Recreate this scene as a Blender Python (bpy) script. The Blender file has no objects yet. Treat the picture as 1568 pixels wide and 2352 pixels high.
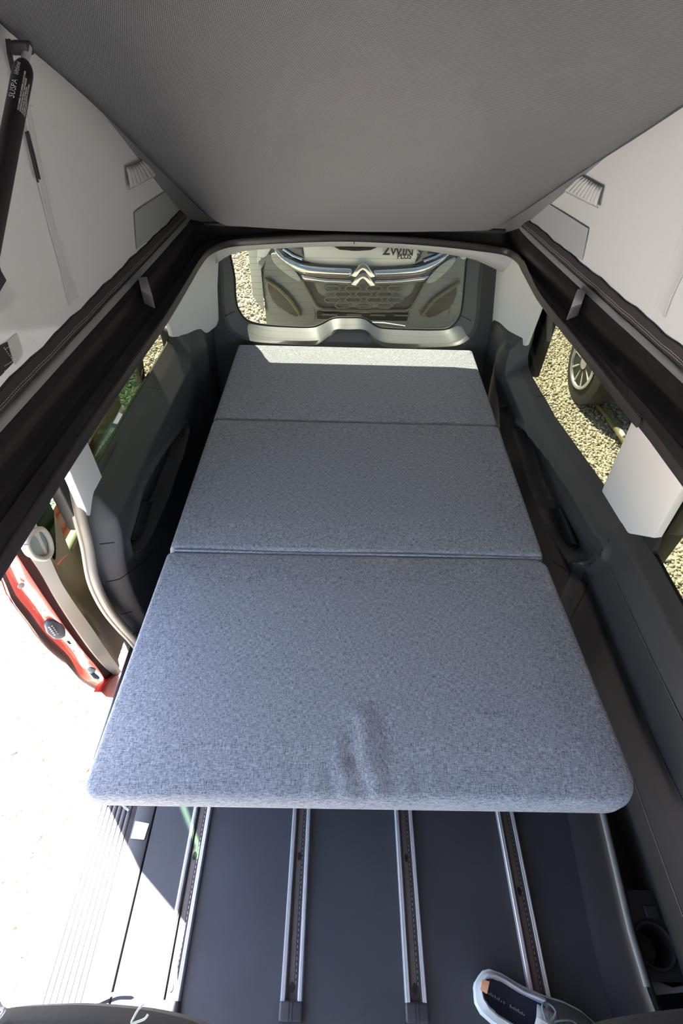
import bpy, bmesh, math, random
import numpy as np
from mathutils import Vector, Matrix
random.seed(4); RNG = np.random.default_rng(7)
SC = bpy.context.scene; COL = SC.collection

# ------------------------------------------------------------------ camera
FOC = 1176.0; PITCH = math.radians(45.5); ROLL = math.radians(1.8); YAW = math.radians(0.8)
CAM = Vector((-0.07, 0.0, 1.68))
_F = Vector((math.sin(YAW)*math.cos(PITCH), math.cos(YAW)*math.cos(PITCH), -math.sin(PITCH)))
_R0 = Vector((math.cos(YAW), -math.sin(YAW), 0)); _U0 = _R0.cross(_F)
_R = _R0*math.cos(ROLL) + _U0*math.sin(ROLL); _U = -_R0*math.sin(ROLL) + _U0*math.cos(ROLL)
cd = bpy.data.cameras.new('camera'); cd.sensor_fit = 'VERTICAL'; cd.sensor_height = 36; cd.lens = 36*FOC/2352
cd.clip_start = 0.02; cd.clip_end = 200
co = bpy.data.objects.new('camera', cd); COL.objects.link(co)
co.matrix_world = Matrix(((_R.x, _U.x, -_F.x, CAM.x), (_R.y, _U.y, -_F.y, CAM.y), (_R.z, _U.z, -_F.z, CAM.z), (0, 0, 0, 1)))
SC.camera = co
# ------------------------------------------------------------------ sky, sun, exposure
SUNV = Vector((0.41, -0.67, -1.0))
w = bpy.data.worlds.new('world'); SC.world = w; w.use_nodes = True
nt = w.node_tree; bg = nt.nodes['Background']
sk = nt.nodes.new('ShaderNodeTexSky'); sk.sky_type = 'NISHITA'; sk.sun_disc = False
sk.sun_elevation = math.atan(1/math.hypot(SUNV.x, SUNV.y)); sk.sun_rotation = math.atan2(-SUNV.x, -SUNV.y)
nt.links.new(sk.outputs[0], bg.inputs[0]); bg.inputs[1].default_value = 0.27
sl = bpy.data.lights.new('sun', 'SUN'); sl.energy = 20.0; sl.angle = math.radians(0.6); sl.color = (1, 0.96, 0.9)
so = bpy.data.objects.new('sun', sl); COL.objects.link(so); so.rotation_euler = SUNV.to_track_quat('-Z', 'Y').to_euler(); so.location = (-3, 4, 6)
SC.view_settings.view_transform = 'Standard'; SC.view_settings.look = 'None'
SC.view_settings.gamma = 1.0; SC.view_settings.use_curve_mapping = False
SC.view_settings.exposure = 2.65
SC.cycles.max_bounces = 10; SC.cycles.diffuse_bounces = 6; SC.cycles.transparent_max_bounces = 16

# ------------------------------------------------------------------ helpers
def ray(u, v): return _F + _R*((u-784)/FOC) - _U*((v-1176)/FOC)
def at(u, v, x=None, y=None, z=None):
    d = ray(u, v)
    if z is not None: t = (z-CAM.z)/d.z
    elif x is not None: t = (x-CAM.x)/d.x
    else: t = (y-CAM.y)/d.y
    return CAM + d*t
def atp(u, v, P, N):
    d = ray(u, v); P = Vector(P); N = Vector(N)
    return CAM + d*((P-CAM).dot(N)/d.dot(N))
def sst(a, b, x):
    t = np.clip((x-a)/(b-a), 0, 1); return t*t*(3-2*t)

def tag(o, label=None, cat=None, group=None, kind=None):
    if label: o['label'] = label
    if cat: o['category'] = cat
    if group: o['group'] = group
    if kind: o['kind'] = kind
    return o
def empty(name, loc=(0, 0, 0), **k):
    o = bpy.data.objects.new(name, None); COL.objects.link(o); o.location = loc; o.empty_display_size = .05
    return tag(o, **k)
def mesh(name, vs, fs, mat, parent=None, smooth=True, mats=None, ang=40):
    me = bpy.data.meshes.new(name)
    me.from_pydata([tuple(v) for v in vs], [], [tuple(f) for f in fs]); me.materials.append(mat)
    bm = bmesh.new(); bm.from_mesh(me); bmesh.ops.recalc_face_normals(bm, faces=bm.faces)
    if smooth:
        a = math.radians(ang)
        for f in bm.faces: f.smooth = True
        for e in bm.edges:
            if len(e.link_faces) == 2 and e.calc_face_angle(0) > a: e.smooth = False
    bm.to_mesh(me); bm.free()
    return link(name, me, parent)
def link(name, me, parent=None):
    o = bpy.data.objects.new(name, me); COL.objects.link(o)
    if parent is not None:
        o.parent = parent
        m = Matrix.Identity(4); p = parent
        while p is not None:
            m = Matrix.Translation(-Vector(p.location)) @ m if p.type == 'EMPTY' or True else m
            p = p.parent
        o.location = m.translation
    return o
def grid(name, P, mat, parent=None, closed_u=False, thick=0, **k):
    """P[i][j] -> points; loft surface"""
    n = len(P); m = len(P[0]); vs = [p for r in P for p in r]; fs = []
    for i in range(n-1 + (1 if closed_u else 0)):
        for j in range(m-1):
            a = i*m+j; b = ((i+1) % n)*m+j; fs.append((a, b, b+1, a+1))
    o = mesh(name, vs, fs, mat, parent, **k)
    if thick:
        s = o.modifiers.new('t', 'SOLIDIFY'); s.thickness = abs(thick); s.offset = 1 if thick > 0 else -1
    return o
def box(name, a, b, mat, parent=None, bev=0.0, seg=2, rot=None):
    bm = bmesh.new(); bmesh.ops.create_cube(bm, size=1)
    c = (Vector(a)+Vector(b))/2; s = Vector(b)-Vector(a)
    for v in bm.verts: v.co = Vector((v.co.x*s.x, v.co.y*s.y, v.co.z*s.z))
    if bev: bmesh.ops.bevel(bm, geom=bm.edges[:], offset=bev, segments=seg, profile=.5, affect='EDGES')
    if rot is not None: bmesh.ops.transform(bm, matrix=rot.to_4x4(), verts=bm.verts)
    for v in bm.verts: v.co += c
    for f in bm.faces: f.smooth = bev > 0
    me = bpy.data.meshes.new(name); bm.to_mesh(me); bm.free(); me.materials.append(mat)
    return link(name, me, parent)
def tube(name, pts, r, mat, parent=None, n=10, cap=True, flat=None):
    pts = [Vector(p) for p in pts]; rs = r if isinstance(r, (list, tuple)) else [r]*len(pts)
    vs = []; fs = []; prev = None
    for i, p in enumerate(pts):
        t = (pts[min(i+1, len(pts)-1)]-pts[max(i-1, 0)]).normalized()
        if prev is None:
            s = Vector((0, 0, 1)) if abs(t.z) < .9 else Vector((1, 0, 0)); a = t.cross(s).normalized()
        else: a = (prev - t*prev.dot(t)).normalized()
        prev = a; b = t.cross(a)
        for k in range(n):
            q = 2*math.pi*k/n; fl = flat or 1
            vs.append(p + a*math.cos(q)*rs[i] + b*math.sin(q)*rs[i]*fl)
    for i in range(len(pts)-1):
        for k in range(n):
            fs.append((i*n+k, i*n+(k+1) % n, (i+1)*n+(k+1) % n, (i+1)*n+k))
    if cap: fs += [tuple(range(n))[::-1], tuple(range((len(pts)-1)*n, len(pts)*n))]
    return mesh(name, vs, fs, mat, parent, ang=50)
def catmull(pts, k=6, closed=False):
    pts = [Vector(p) for p in pts]; n = len(pts); out = []
    for i in range(n if closed else n-1):
        if closed: p0, p1, p2, p3 = pts[(i-1) % n], pts[i], pts[(i+1) % n], pts[(i+2) % n]
        else: p0, p1, p2, p3 = pts[max(i-1, 0)], pts[i], pts[i+1], pts[min(i+2, n-1)]
        for j in range(k):
            t = j/k
            out.append(.5*((2*p1)+(p2-p0)*t+(2*p0-5*p1+4*p2-p3)*t*t+(3*p1-p0-3*p2+p3)*t**3))
    if not closed: out.append(pts[-1])
    return out
def plate(name, pts, off, mat, parent=None, bev=0.0, res=None, seg=2):
    """closed polygon (3-D pts, nearly planar) extruded by vector off"""
    bm = bmesh.new(); vs = [bm.verts.new(p) for p in pts]; f = bm.faces.new(vs)
    r = bmesh.ops.extrude_face_region(bm, geom=[f])
    nv = [g for g in r['geom'] if isinstance(g, bmesh.types.BMVert)]
    bmesh.ops.translate(bm, verts=nv, vec=Vector(off))
    bmesh.ops.recalc_face_normals(bm, faces=bm.faces)
    if bev:
        es = [e for e in bm.edges if e.calc_face_angle(0) > .7]
        bmesh.ops.bevel(bm, geom=es, offset=bev, segments=seg, profile=.5, affect='EDGES', clamp_overlap=True)
    bmesh.ops.triangulate(bm, faces=[f for f in bm.faces if len(f.verts) > 4])
    for f in bm.faces: f.smooth = True
    for e in bm.edges:
        if len(e.link_faces) == 2 and e.calc_face_angle(0) > .6: e.smooth = False
    me = bpy.data.meshes.new(name); bm.to_mesh(me); bm.free(); me.materials.append(mat)
    return link(name, me, parent)
def resample(pts, n):
    pts = [Vector(p) for p in pts]; L = [0]
    for a, b in zip(pts, pts[1:]): L.append(L[-1]+(b-a).length)
    out = []
    for i in range(n):
        s = L[-1]*i/(n-1); j = 0
        while j < len(L)-2 and L[j+1] < s: j += 1
        t = (s-L[j])/max(L[j+1]-L[j], 1e-9); out.append(pts[j].lerp(pts[j+1], t))
    return out

# ------------------------------------------------------------------ materials
def nmat(name):
    m = bpy.data.materials.new(name); m.use_nodes = True
    t = m.node_tree; return m, t, t.nodes['Principled BSDF'], t.nodes['Material Output']
def N(t, ty, **k):
    n = t.nodes.new(ty)
    for a, b in k.items(): setattr(n, a, b)
    return n
def pbr(name, col, rough=.5, metal=0, bump=0, bscale=300, var=0, vscale=4, spec=.5, coat=0):
    m, t, b, o = nmat(name)
    b.inputs['Base Color'].default_value = (*col, 1); b.inputs['Roughness'].default_value = rough
    b.inputs['Metallic'].default_value = metal; b.inputs['Specular IOR Level'].default_value = spec
    b.inputs['Coat Weight'].default_value = coat
    tc = N(t, 'ShaderNodeTexCoord')
    if bump:
        n = N(t, 'ShaderNodeTexNoise'); n.inputs['Scale'].default_value = bscale; n.inputs['Detail'].default_value = 2
        t.links.new(tc.outputs['Object'], n.inputs['Vector'])
        bp = N(t, 'ShaderNodeBump'); bp.inputs['Strength'].default_value = bump; bp.inputs['Distance'].default_value = .001
        t.links.new(n.outputs['Fac'], bp.inputs['Height']); t.links.new(bp.outputs['Normal'], b.inputs['Normal'])
    if var:
        n = N(t, 'ShaderNodeTexNoise'); n.inputs['Scale'].default_value = vscale; n.inputs['Detail'].default_value = 5
        t.links.new(tc.outputs['Object'], n.inputs['Vector'])
        r = N(t, 'ShaderNodeMapRange'); r.inputs[1].default_value = .3; r.inputs[2].default_value = .7
        r.inputs[3].default_value = 1-var; r.inputs[4].default_value = 1+var
        t.links.new(n.outputs['Fac'], r.inputs[0])
        mx = N(t, 'ShaderNodeVectorMath', operation='SCALE'); mx.inputs[0].default_value = col
        t.links.new(r.outputs[0], mx.inputs['Scale']); t.links.new(mx.outputs[0], b.inputs['Base Color'])
    return m
def glass(name, tint, rough=.02):
    m, t, b, o = nmat(name); t.nodes.remove(b)
    tr = N(t, 'ShaderNodeBsdfTransparent'); tr.inputs[0].default_value = (*tint, 1)
    gl = N(t, 'ShaderNodeBsdfGlossy'); gl.inputs['Roughness'].default_value = rough
    lw = N(t, 'ShaderNodeLayerWeight'); lw.inputs[0].default_value = .5
    p = N(t, 'ShaderNodeMath', operation='POWER'); p.inputs[1].default_value = 4; t.links.new(lw.outputs['Facing'], p.inputs[0])
    q = N(t, 'ShaderNodeMath', operation='MULTIPLY_ADD'); q.inputs[1].default_value = .5; q.inputs[2].default_value = .025; t.links.new(p.outputs[0], q.inputs[0])
    mx = N(t, 'ShaderNodeMixShader'); t.links.new(q.outputs[0], mx.inputs[0])
    t.links.new(tr.outputs[0], mx.inputs[1]); t.links.new(gl.outputs[0], mx.inputs[2]); t.links.new(mx.outputs[0], o.inputs[0])
    return m
def weave(name, dark, light, sx, sy, bump=.3):
    """melange cloth: two families of broken threads crossing"""
    m, t, b, o = nmat(name); b.inputs['Roughness'].default_value = .95; b.inputs['Specular IOR Level'].default_value = .15
    b.inputs['Sheen Weight'].default_value = .15
    tc = N(t, 'ShaderNodeTexCoord'); fac = []
    for (a, c) in ((sx, sy), (sy, sx)):
        mp = N(t, 'ShaderNodeMapping'); mp.inputs['Scale'].default_value = (a, c, (a+c)/2)
        n = N(t, 'ShaderNodeTexNoise'); n.inputs['Scale'].default_value = 1; n.inputs['Detail'].default_value = 2.5; n.inputs['Roughness'].default_value = .6
        t.links.new(tc.outputs['Object'], mp.inputs[0]); t.links.new(mp.outputs[0], n.inputs['Vector']); fac.append(n)
    ad = N(t, 'ShaderNodeMath', operation='ADD'); t.links.new(fac[0].outputs['Fac'], ad.inputs[0]); t.links.new(fac[1].outputs['Fac'], ad.inputs[1])
    rp = N(t, 'ShaderNodeMapRange'); rp.inputs[1].default_value = .74; rp.inputs[2].default_value = 1.26
    t.links.new(ad.outputs[0], rp.inputs[0])
    mx = N(t, 'ShaderNodeMix', data_type='RGBA'); mx.inputs['A'].default_value = (*dark, 1); mx.inputs['B'].default_value = (*light, 1)
    t.links.new(rp.outputs[0], mx.inputs['Factor']); t.links.new(mx.outputs['Result'], b.inputs['Base Color'])
    bp = N(t, 'ShaderNodeBump'); bp.inputs['Strength'].default_value = bump; bp.inputs['Distance'].default_value = .001
    t.links.new(ad.outputs[0], bp.inputs['Height']); t.links.new(bp.outputs['Normal'], b.inputs['Normal'])
    return m
def dots(name, dark, light, k, rot=0.0):
    m, t, b, o = nmat(name); b.inputs['Roughness'].default_value = .9; b.inputs['Specular IOR Level'].default_value = .2
    tc = N(t, 'ShaderNodeTexCoord'); mp = N(t, 'ShaderNodeMapping'); mp.inputs['Rotation'].default_value = (0, 0, rot)
    t.links.new(tc.outputs['Object'], mp.inputs[0])
    sp = N(t, 'ShaderNodeSeparateXYZ'); t.links.new(mp.outputs[0], sp.inputs[0]); s = []
    for ax, kk in ((0, k), (1, k*1.35)):
        mu = N(t, 'ShaderNodeMath', operation='MULTIPLY'); mu.inputs[1].default_value = kk
        si = N(t, 'ShaderNodeMath', operation='SINE'); t.links.new(sp.outputs[ax], mu.inputs[0]); t.links.new(mu.outputs[0], si.inputs[0]); s.append(si)
    pr = N(t, 'ShaderNodeMath', operation='MULTIPLY'); t.links.new(s[0].outputs[0], pr.inputs[0]); t.links.new(s[1].outputs[0], pr.inputs[1])
    rp = N(t, 'ShaderNodeMapRange'); rp.inputs[1].default_value = -.5; rp.inputs[2].default_value = .5
    t.links.new(pr.outputs[0], rp.inputs[0])
    mx = N(t, 'ShaderNodeMix', data_type='RGBA'); mx.inputs['A'].default_value = (*dark, 1); mx.inputs['B'].default_value = (*light, 1)
    t.links.new(rp.outputs[0], mx.inputs['Factor']); t.links.new(mx.outputs['Result'], b.inputs['Base Color'])
    bp = N(t, 'ShaderNodeBump'); bp.inputs['Strength'].default_value = .4; bp.inputs['Distance'].default_value = .001
    t.links.new(rp.outputs[0], bp.inputs['Height']); t.links.new(bp.outputs['Normal'], b.inputs['Normal'])
    return m
def tentmat(name, col, trans=.35):
    m, t, b, o = nmat(name); b.inputs['Base Color'].default_value = (*col, 1); b.inputs['Roughness'].default_value = .85
    b.inputs['Specular IOR Level'].default_value = .2
    tc = N(t, 'ShaderNodeTexCoord'); n = N(t, 'ShaderNodeTexNoise'); n.inputs['Scale'].default_value = 90; n.inputs['Detail'].default_value = 4
    t.links.new(tc.outputs['Object'], n.inputs['Vector'])
    bp = N(t, 'ShaderNodeBump'); bp.inputs['Strength'].default_value = .12; bp.inputs['Distance'].default_value = .002
    t.links.new(n.outputs['Fac'], bp.inputs['Height']); t.links.new(bp.outputs['Normal'], b.inputs['Normal'])
    tl = N(t, 'ShaderNodeBsdfTranslucent'); tl.inputs[0].default_value = (*[c*.9 for c in col], 1)
    mx = N(t, 'ShaderNodeMixShader'); mx.inputs[0].default_value = trans
    t.links.new(b.outputs[0], mx.inputs[1]); t.links.new(tl.outputs[0], mx.inputs[2]); t.links.new(mx.outputs[0], o.inputs[0])
    return m
M = dict(
    cloth=weave('mattress cloth', (.065, .07, .088), (.45, .46, .50), 950, 85),
    board=dots('roof board cloth', (.062, .067, .077), (.235, .24, .255), 1900, .5),
    tent=tentmat('tent cloth', (.42, .435, .455), .012),
    tentpatch=tentmat('tent patch cloth', (.28, .295, .32), .01),
    tentfold=tentmat('tent fold cloth', (.40, .413, .433), .012),
    web=pbr('black webbing', (.02, .017, .022), .8, bump=.6, bscale=700),
    stitch=pbr('stitching', (.55, .55, .56), .8),
    greystitch=pbr('grey stitching', (.38, .38, .4), .8),
    frame=pbr('black moulded plastic', (.016, .0135, .016), .42, bump=.25, bscale=900, spec=.45),
    strip=pbr('grey sealing strip', (.20, .205, .22), .5),
    clip=pbr('pale metal', (.62, .6, .66), .35, metal=.6),
    trim=pbr('dark grey interior plastic', (.034, .031, .034), .5, bump=.25, bscale=1200, spec=.5),
    trim2=pbr('soft dark interior plastic', (.017, .016, .018), .55, bump=.25, bscale=1200, spec=.5),
    seam=pbr('seam shadow gap', (.006, .006, .007), .8),
    rubber=pbr('rubber seal', (.28, .235, .195), .55),
    white=pbr('off-white plastic', (.66, .66, .69), .5, bump=.1, bscale=600),
    gate=pbr('tailgate plastic', (.034, .034, .037), .5, bump=.2, bscale=1200),
    gatesill_lit=pbr('sunlit tailgate sill plastic', (.09, .095, .1), .5, bump=.2, bscale=1200),  # tailgate plastic lightened, sunlight on the sill put into the colour
    floor=pbr('dark vinyl floor', (.032, .033, .040), .55, bump=.5, bscale=700, var=.12, vscale=6),
    sill=pbr('sill plastic', (.036, .034, .037), .5, bump=.2, bscale=900),
    alu=pbr('brushed aluminium', (.62, .62, .66), .38, metal=.75),
    channel=pbr('dark rail channel', (.05, .045, .045), .5, metal=.3),
    chanlight=pbr('channel floor', (.13, .115, .11), .5, metal=.4),
    cap=pbr('black end cap', (.030, .028, .033), .5),
    red=pbr('red car paint', (.50, .018, .012), .3, coat=.6),
    redlit=pbr('lit red door paint', (.60, .11, .08), .25, coat=1),  # red paint lightened, bright light on the door edge put into the colour
    brown=pbr('door panel plastic', (.26, .17, .11), .55, bump=.25, bscale=1000),
    beige=pbr('door edge trim', (.50, .43, .36), .5),
    black=pbr('black', (.012, .012, .013), .6),
    chrome=pbr('chrome', (.82, .84, .88), .16, metal=.85),
    carwhite=pbr('white car paint', (.75, .76, .77), .3, coat=.5),
    cargrey=pbr('grey bumper plastic', (.24, .25, .24), .6),
    cargrey2=pbr('lighter grey bumper plastic', (.45, .47, .45), .55),
    cardark=pbr('dark grille plastic', (.07, .065, .055), .6),
    cargreen=pbr('dark green grey car paint', (.03, .036, .032), .5),
    lens=pbr('headlamp lens', (.05, .07, .10), .08, coat=1),
    tyre=pbr('tyre rubber', (.03, .03, .03), .8),
    glassrear=glass('tinted rear glass', (.088, .091, .073)),
    glassside=glass('tinted side glass', (.066, .068, .046)),
    glassdoor=glass('green door glass', (.13, .24, .155)),
    tagw=pbr('white card', (.8, .8, .8), .6),
    soleW=pbr('white shoe sole', (.62, .66, .66), .5),
    knit=pbr('grey knit', (.14, .145, .15), .85, bump=.5, bscale=1500),
    knitl=pbr('pale grey lining', (.42, .42, .44), .85),
    insole=pbr('navy insole', (.02, .024, .045), .8),
    tan=pbr('tan leather', (.36, .15, .06), .6),
    lace=pbr('grey lace', (.20, .21, .22), .85),
    seat=pbr('dark seat cloth', (.04, .036, .036), .85, bump=.6, bscale=900),
    thread=pbr('pale thread', (.6, .6, .5), .8),
)
M['tent'].use_backface_culling = False

# ================================================================== SETTING
# ---- ground
def ground():
    g = mesh('ground', [(-9, -6, -.62), (12, -6, -.62), (12, 16, -.62), (-9, 16, -.62)], [(0, 1, 2, 3)], None or gravelmat, smooth=False)
    tag(g, 'pale gravel yard around the camper van', 'ground', kind='structure')
def gravel_material():
    m, t, b, o = nmat('gravel'); b.inputs['Roughness'].default_value = .9
    tc = N(t, 'ShaderNodeTexCoord')
    v = N(t, 'ShaderNodeTexVoronoi'); v.inputs['Scale'].default_value = 38; t.links.new(tc.outputs['Object'], v.inputs['Vector'])
    r = N(t, 'ShaderNodeValToRGB'); r.color_ramp.elements[0].color = (.36, .315, .255, 1); r.color_ramp.elements[1].color = (.76, .69, .58, 1)
    t.links.new(v.outputs['Color'], r.inputs[0]); t.links.new(r.outputs[0], b.inputs['Base Color'])
    bp = N(t, 'ShaderNodeBump'); bp.inputs['Strength'].default_value = 1; bp.inputs['Distance'].default_value = .02; bp.invert = True
    t.links.new(v.outputs['Distance'], bp.inputs['Height']); t.links.new(bp.outputs['Normal'], b.inputs['Normal'])
    return m
def pebble_material():
    m, t, b, o = nmat('pebble'); b.inputs['Roughness'].default_value = .85
    a = N(t, 'ShaderNodeAttribute', attribute_name='tone')
    r = N(t, 'ShaderNodeValToRGB'); r.color_ramp.elements[0].color = (.32, .275, .215, 1); r.color_ramp.elements[1].color = (.84, .77, .65, 1)
    t.links.new(a.outputs['Fac'], r.inputs[0]); t.links.new(r.outputs[0], b.inputs['Base Color'])
    return m
gravelmat = gravel_material(); ground()
def gravel(regions):
    bm = bmesh.new(); bmesh.ops.create_icosphere(bm, subdivisions=1, radius=1)
    bm.verts.ensure_lookup_table(); T = np.array([v.co[:] for v in bm.verts]); Fc = np.array([[v.index for v in f.verts] for f in bm.faces]); bm.free()
    C = []
    for (x0, x1, y0, y1, d) in regions:
        s = d**-.5; xs = np.arange(x0, x1, s); ys = np.arange(y0, y1, s); X, Y = np.meshgrid(xs, ys)
        X = X.ravel()+RNG.uniform(-.5, .5, X.size)*s*1.2; Y = Y.ravel()+RNG.uniform(-.5, .5, Y.size)*s*1.2
        C.append(np.stack([X, Y, -.615+RNG.uniform(-.006, .008, X.size), np.full(X.size, s*.56)], 1))
    C = np.concatenate(C); n = len(C); print('pebbles', n)
    q = RNG.normal(size=(n, 4)); q /= np.linalg.norm(q, axis=1)[:, None]; a, b, c, d = q.T
    Rm = np.stack([np.stack([1-2*(c*c+d*d), 2*(b*c-a*d), 2*(b*d+a*c)], 1), np.stack([2*(b*c+a*d), 1-2*(b*b+d*d), 2*(c*d-a*b)], 1), np.stack([2*(b*d-a*c), 2*(c*d+a*b), 1-2*(b*b+c*c)], 1)], 1)
    S = C[:, 3:4]*RNG.uniform(.65, 1.35, (n, 1))*np.stack([RNG.uniform(.8, 1.3, n), RNG.uniform(.7, 1.1, n), RNG.uniform(.5, .8, n)], 1)
    J = T[None]*(1+RNG.uniform(-.18, .18, (n, 12, 1)))
    V = np.einsum('nij,nkj->nki', Rm, J*S[:, None, :]); V[:, :, 2] *= .8; V += C[:, None, :3]
    me = bpy.data.meshes.new('gravel'); me.vertices.add(n*12); me.vertices.foreach_set('co', V.astype(np.float32).ravel())
    F = (Fc[None]+(np.arange(n)*12)[:, None, None]).reshape(-1, 3); k = len(F)
    me.loops.add(k*3); me.loops.foreach_set('vertex_index', F.astype(np.int32).ravel())
    me.polygons.add(k); me.polygons.foreach_set('loop_start', (np.arange(k)*3).astype(np.int32)); me.polygons.foreach_set('loop_total', np.full(k, 3, np.int32))
    me.update(); at_ = me.attributes.new('tone', 'FLOAT', 'POINT'); at_.data.foreach_set('value', np.repeat(RNG.uniform(0, 1, n), 12).astype(np.float32))
    me.materials.append(pebble_material()); o = link('gravel', me)
    tag(o, 'loose pale pebbles spread over the yard outside the van', 'gravel', kind='stuff')
gravel([(-2.3, -.78, -.5, 2.6, 2200), (-2.7, -1.0, 2.6, 5.2, 1700), (-1.9, -.3, 5.2, 7.2, 900), (-1.6, -.45, 2.9, 5.2, 600), (1.25, 2.5, 1.3, 5.2, 2200)])

# ---- van floor
fl = box('floor', (-.575, -1.3, -.04), (.70, 2.42, 0), M['floor'])
tag(fl, 'dark grey vinyl floor of the van', 'floor', kind='structure')
ub = box('underbody', (-.80, -1.6, -.16), (.86, 2.5, -.045), M['black'], parent=fl)
# ---- left door sill with step
sl_ = empty('trim_1', (-.65, .2, 0), label='black plastic sill plate with ribs along the open side door', cat='sill', kind='structure')
box('sill_plate', (-.632, -1.3, -.04), (-.579, 2.3, .002), M['sill'], sl_, .003)
box('step_base', (-.80, -1.3, -.045), (-.634, 2.3, -.012), M['sill'], sl_, .003)
for i in range(7):
    x = -.655-.0145*i
    box('rib', (x-.0045, -.9, -.012), (x+.0048, 2.2, -.0098), M['sill'], sl_, .0015)
box('step_edge', (-.815, -1.3, -.12), (-.795, 2.3, -.015), M['sill'], sl_, .006)

# ---- walls: height-field trims
def poly_sd(Y, Z, P):
    """signed distance (inside > 0) of points to polygon"""
    P = np.array(P); d = np.full(Y.shape, 1e9); ins = np.zeros(Y.shape, bool)
    for (a, b) in zip(P, np.roll(P, -1, 0)):
        e = b-a; wx = Y-a[0]; wz = Z-a[1]; t = np.clip((wx*e[0]+wz*e[1])/(e@e+1e-12), 0, 1)
        d = np.minimum(d, np.hypot(wx-e[0]*t, wz-e[1]*t))
        c = ((a[1] > Z) != (b[1] > Z)) & (Y < (b[0]-a[0])*(Z-a[1])/((b[1]-a[1])+1e-12)+a[0]); ins ^= c
    return np.where(ins, d, -d)
def yz(pts, x): return [(p.y, p.z) for p in (at(u, v, x=x) for u, v in pts)]
GX = .755   # glass line
def prof(z, front):
    zr = np.array([-.05, .0, .12, .35, .50, .56, .63, .66, 1.05]); xr = np.array([.70, .70, .70, .68, .668, .672, .715, .745, .66])
    xf = np.array([.735, .735, .735, .712, .690, .688, .708, .745, .66])
    a = np.interp(z, zr, xr); b = np.interp(z, zr, xf); return a*(1-front)+b*front
def wall(side, name, ztop, yfront, yback, rec, parent, mat):
    ny, nz = 400, 120; s = np.linspace(0, 1, ny)[:, None]; t = np.linspace(0, 1, nz)[None]
    yn = .0 + s*yback if side > 0 else s
    yn = (yfront(.7) + s*(yback-yfront(.7)))
    zt = ztop(yn); Z = -.03+(zt+.03)*t
    Y = yfront(Z)+s*(yback-yfront(Z))
    fr = 1-sst(.985, 1.0, Y) if side > 0 else 0*Y
    X = prof(zshift(Z, zt), fr)
    # shoulders at the rear: two upright rolls by the tailgate
    X = X - .035*np.exp(-((Y-2.12)/.07)**2)*sst(.66, .55, Z) - .02*sst(2.16, 2.3, Y)
    sd = poly_sd(Y, Z, rec); X = X + .048*sst(0, .020, sd)*(1-.3*sst(.03, .1, sd)) - .009*np.exp(-(sd/.013)**2)
    if side < 0: X = X+.03+(.772-.70)*(1-sst(.0, .055, Y-yfront(Z)))*sst(.95,.72,Z)
    V = np.stack([side*X, Y, Z], -1)
    return grid(name, V.tolist(), mat, parent, thick=.0)
wr = empty('wall_right', (.75, 1.0, 0), label='dark plastic side wall with two windows right of the mattress', cat='wall', kind='structure')
wl = empty('wall_left', (-.78, 1.6, 0), label='dark plastic rear side wall left of the mattress', cat='wall', kind='structure')
_zr = sorted(yz([(1760, 1740), (1568, 1394), (1512, 1290), (1398, 1128), (1275, 957), (1240, 893), (1222, 858), (1214, 838)], .745))
_zl = sorted(yz([(150, 1190), (215, 1080), (238, 1045), (300, 930), (352, 846), (378, 804), (388, 786)], -.775))
def ztR(y):
    return np.interp(y, [p[0] for p in _zr]+[_zr[-1][0]+.03, _zr[-1][0]+.06, _zr[-1][0]+.10], [p[1] for p in _zr]+[_zr[-1][1]+.03, .80, 1.0])
def ztL(y):
    return np.interp(y, [p[0] for p in _zl]+[_zl[-1][0]+.03, _zl[-1][0]+.06, _zl[-1][0]+.10], [p[1] for p in _zl]+[_zl[-1][1]+.03, .80, 1.0])
def zshift(z, zt): return z+np.clip(.66-zt, -.05, .09)*sst(.30, .56, z)
XR = .735-.06
recR = yz([(1183, 985), (1192, 972), (1215, 990), (1262, 1060), (1330, 1168), (1380, 1255), (1378, 1278), (1352, 1300), (1315, 1292), (1262, 1220), (1215, 1100)], .68)
wallR = wall(1, 'side_trim', ztR, lambda z: -1.2+0*z, 2.36, recR, wr, M['trim'])
sealpx = [(150, 1030), (165, 1085), (185, 1180), (203, 1250), (215, 1320), (232, 1365), (255, 1405), (285, 1442), (312, 1472), (345, 1520)]
SEAL = [at(u, v, x=-.775) for u, v in sealpx]
_sz = np.array([p.z for p in SEAL][::-1]); _sy = np.array([p.y for p in SEAL][::-1])
recL = yz([(318, 1120), (345, 1070), (380, 1020), (425, 968), (432, 985), (415, 1060), (380, 1150), (345, 1225), (318, 1262), (296, 1270), (285, 1240)], -.71)
wallL = wall(-1, 'side_trim', ztL, lambda z: np.interp(z, _sz, _sy)+.008, 2.36, recL, wl, M['trim'])
def seam(parent, pts, r=.0022, m='seam'): return tube('seam', pts, r, M[m], parent, n=6)
def wx(y, z, side=1, extra=0):   # point on the wall skin
    fr = (1 if y < .99 else 0) if side > 0 else 0
    return Vector((side*(float(prof(float(zshift(z, (ztR if side > 0 else ztL)(y))), fr))+(.03 if side < 0 else 0))-side*extra, y, z))
def onwall(pts, side):
    out = []
    for u, v in pts:
        x = side*.70
        for _ in range(6):
            p = at(u, v, x=x); x = wx(p.y, p.z, side).x
        out.append(at(u, v, x=x-side*.001))
    return out
seam(wr, onwall([(1398, 1238), (1392, 1258), (1384, 1272), (1362, 1320), (1335, 1375), (1310, 1420)], 1))
seam(wr, onwall([(1386, 1275), (1430, 1370), (1490, 1500), (1568, 1660)], 1), .002, 'trim')
seam(wr, onwall([(1352, 1345), (1330, 1330), (1300, 1310), (1270, 1290)], 1), .0015)
seam(wr, onwall([(1232, 912), (1262, 907)], 1), .0015)
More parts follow.
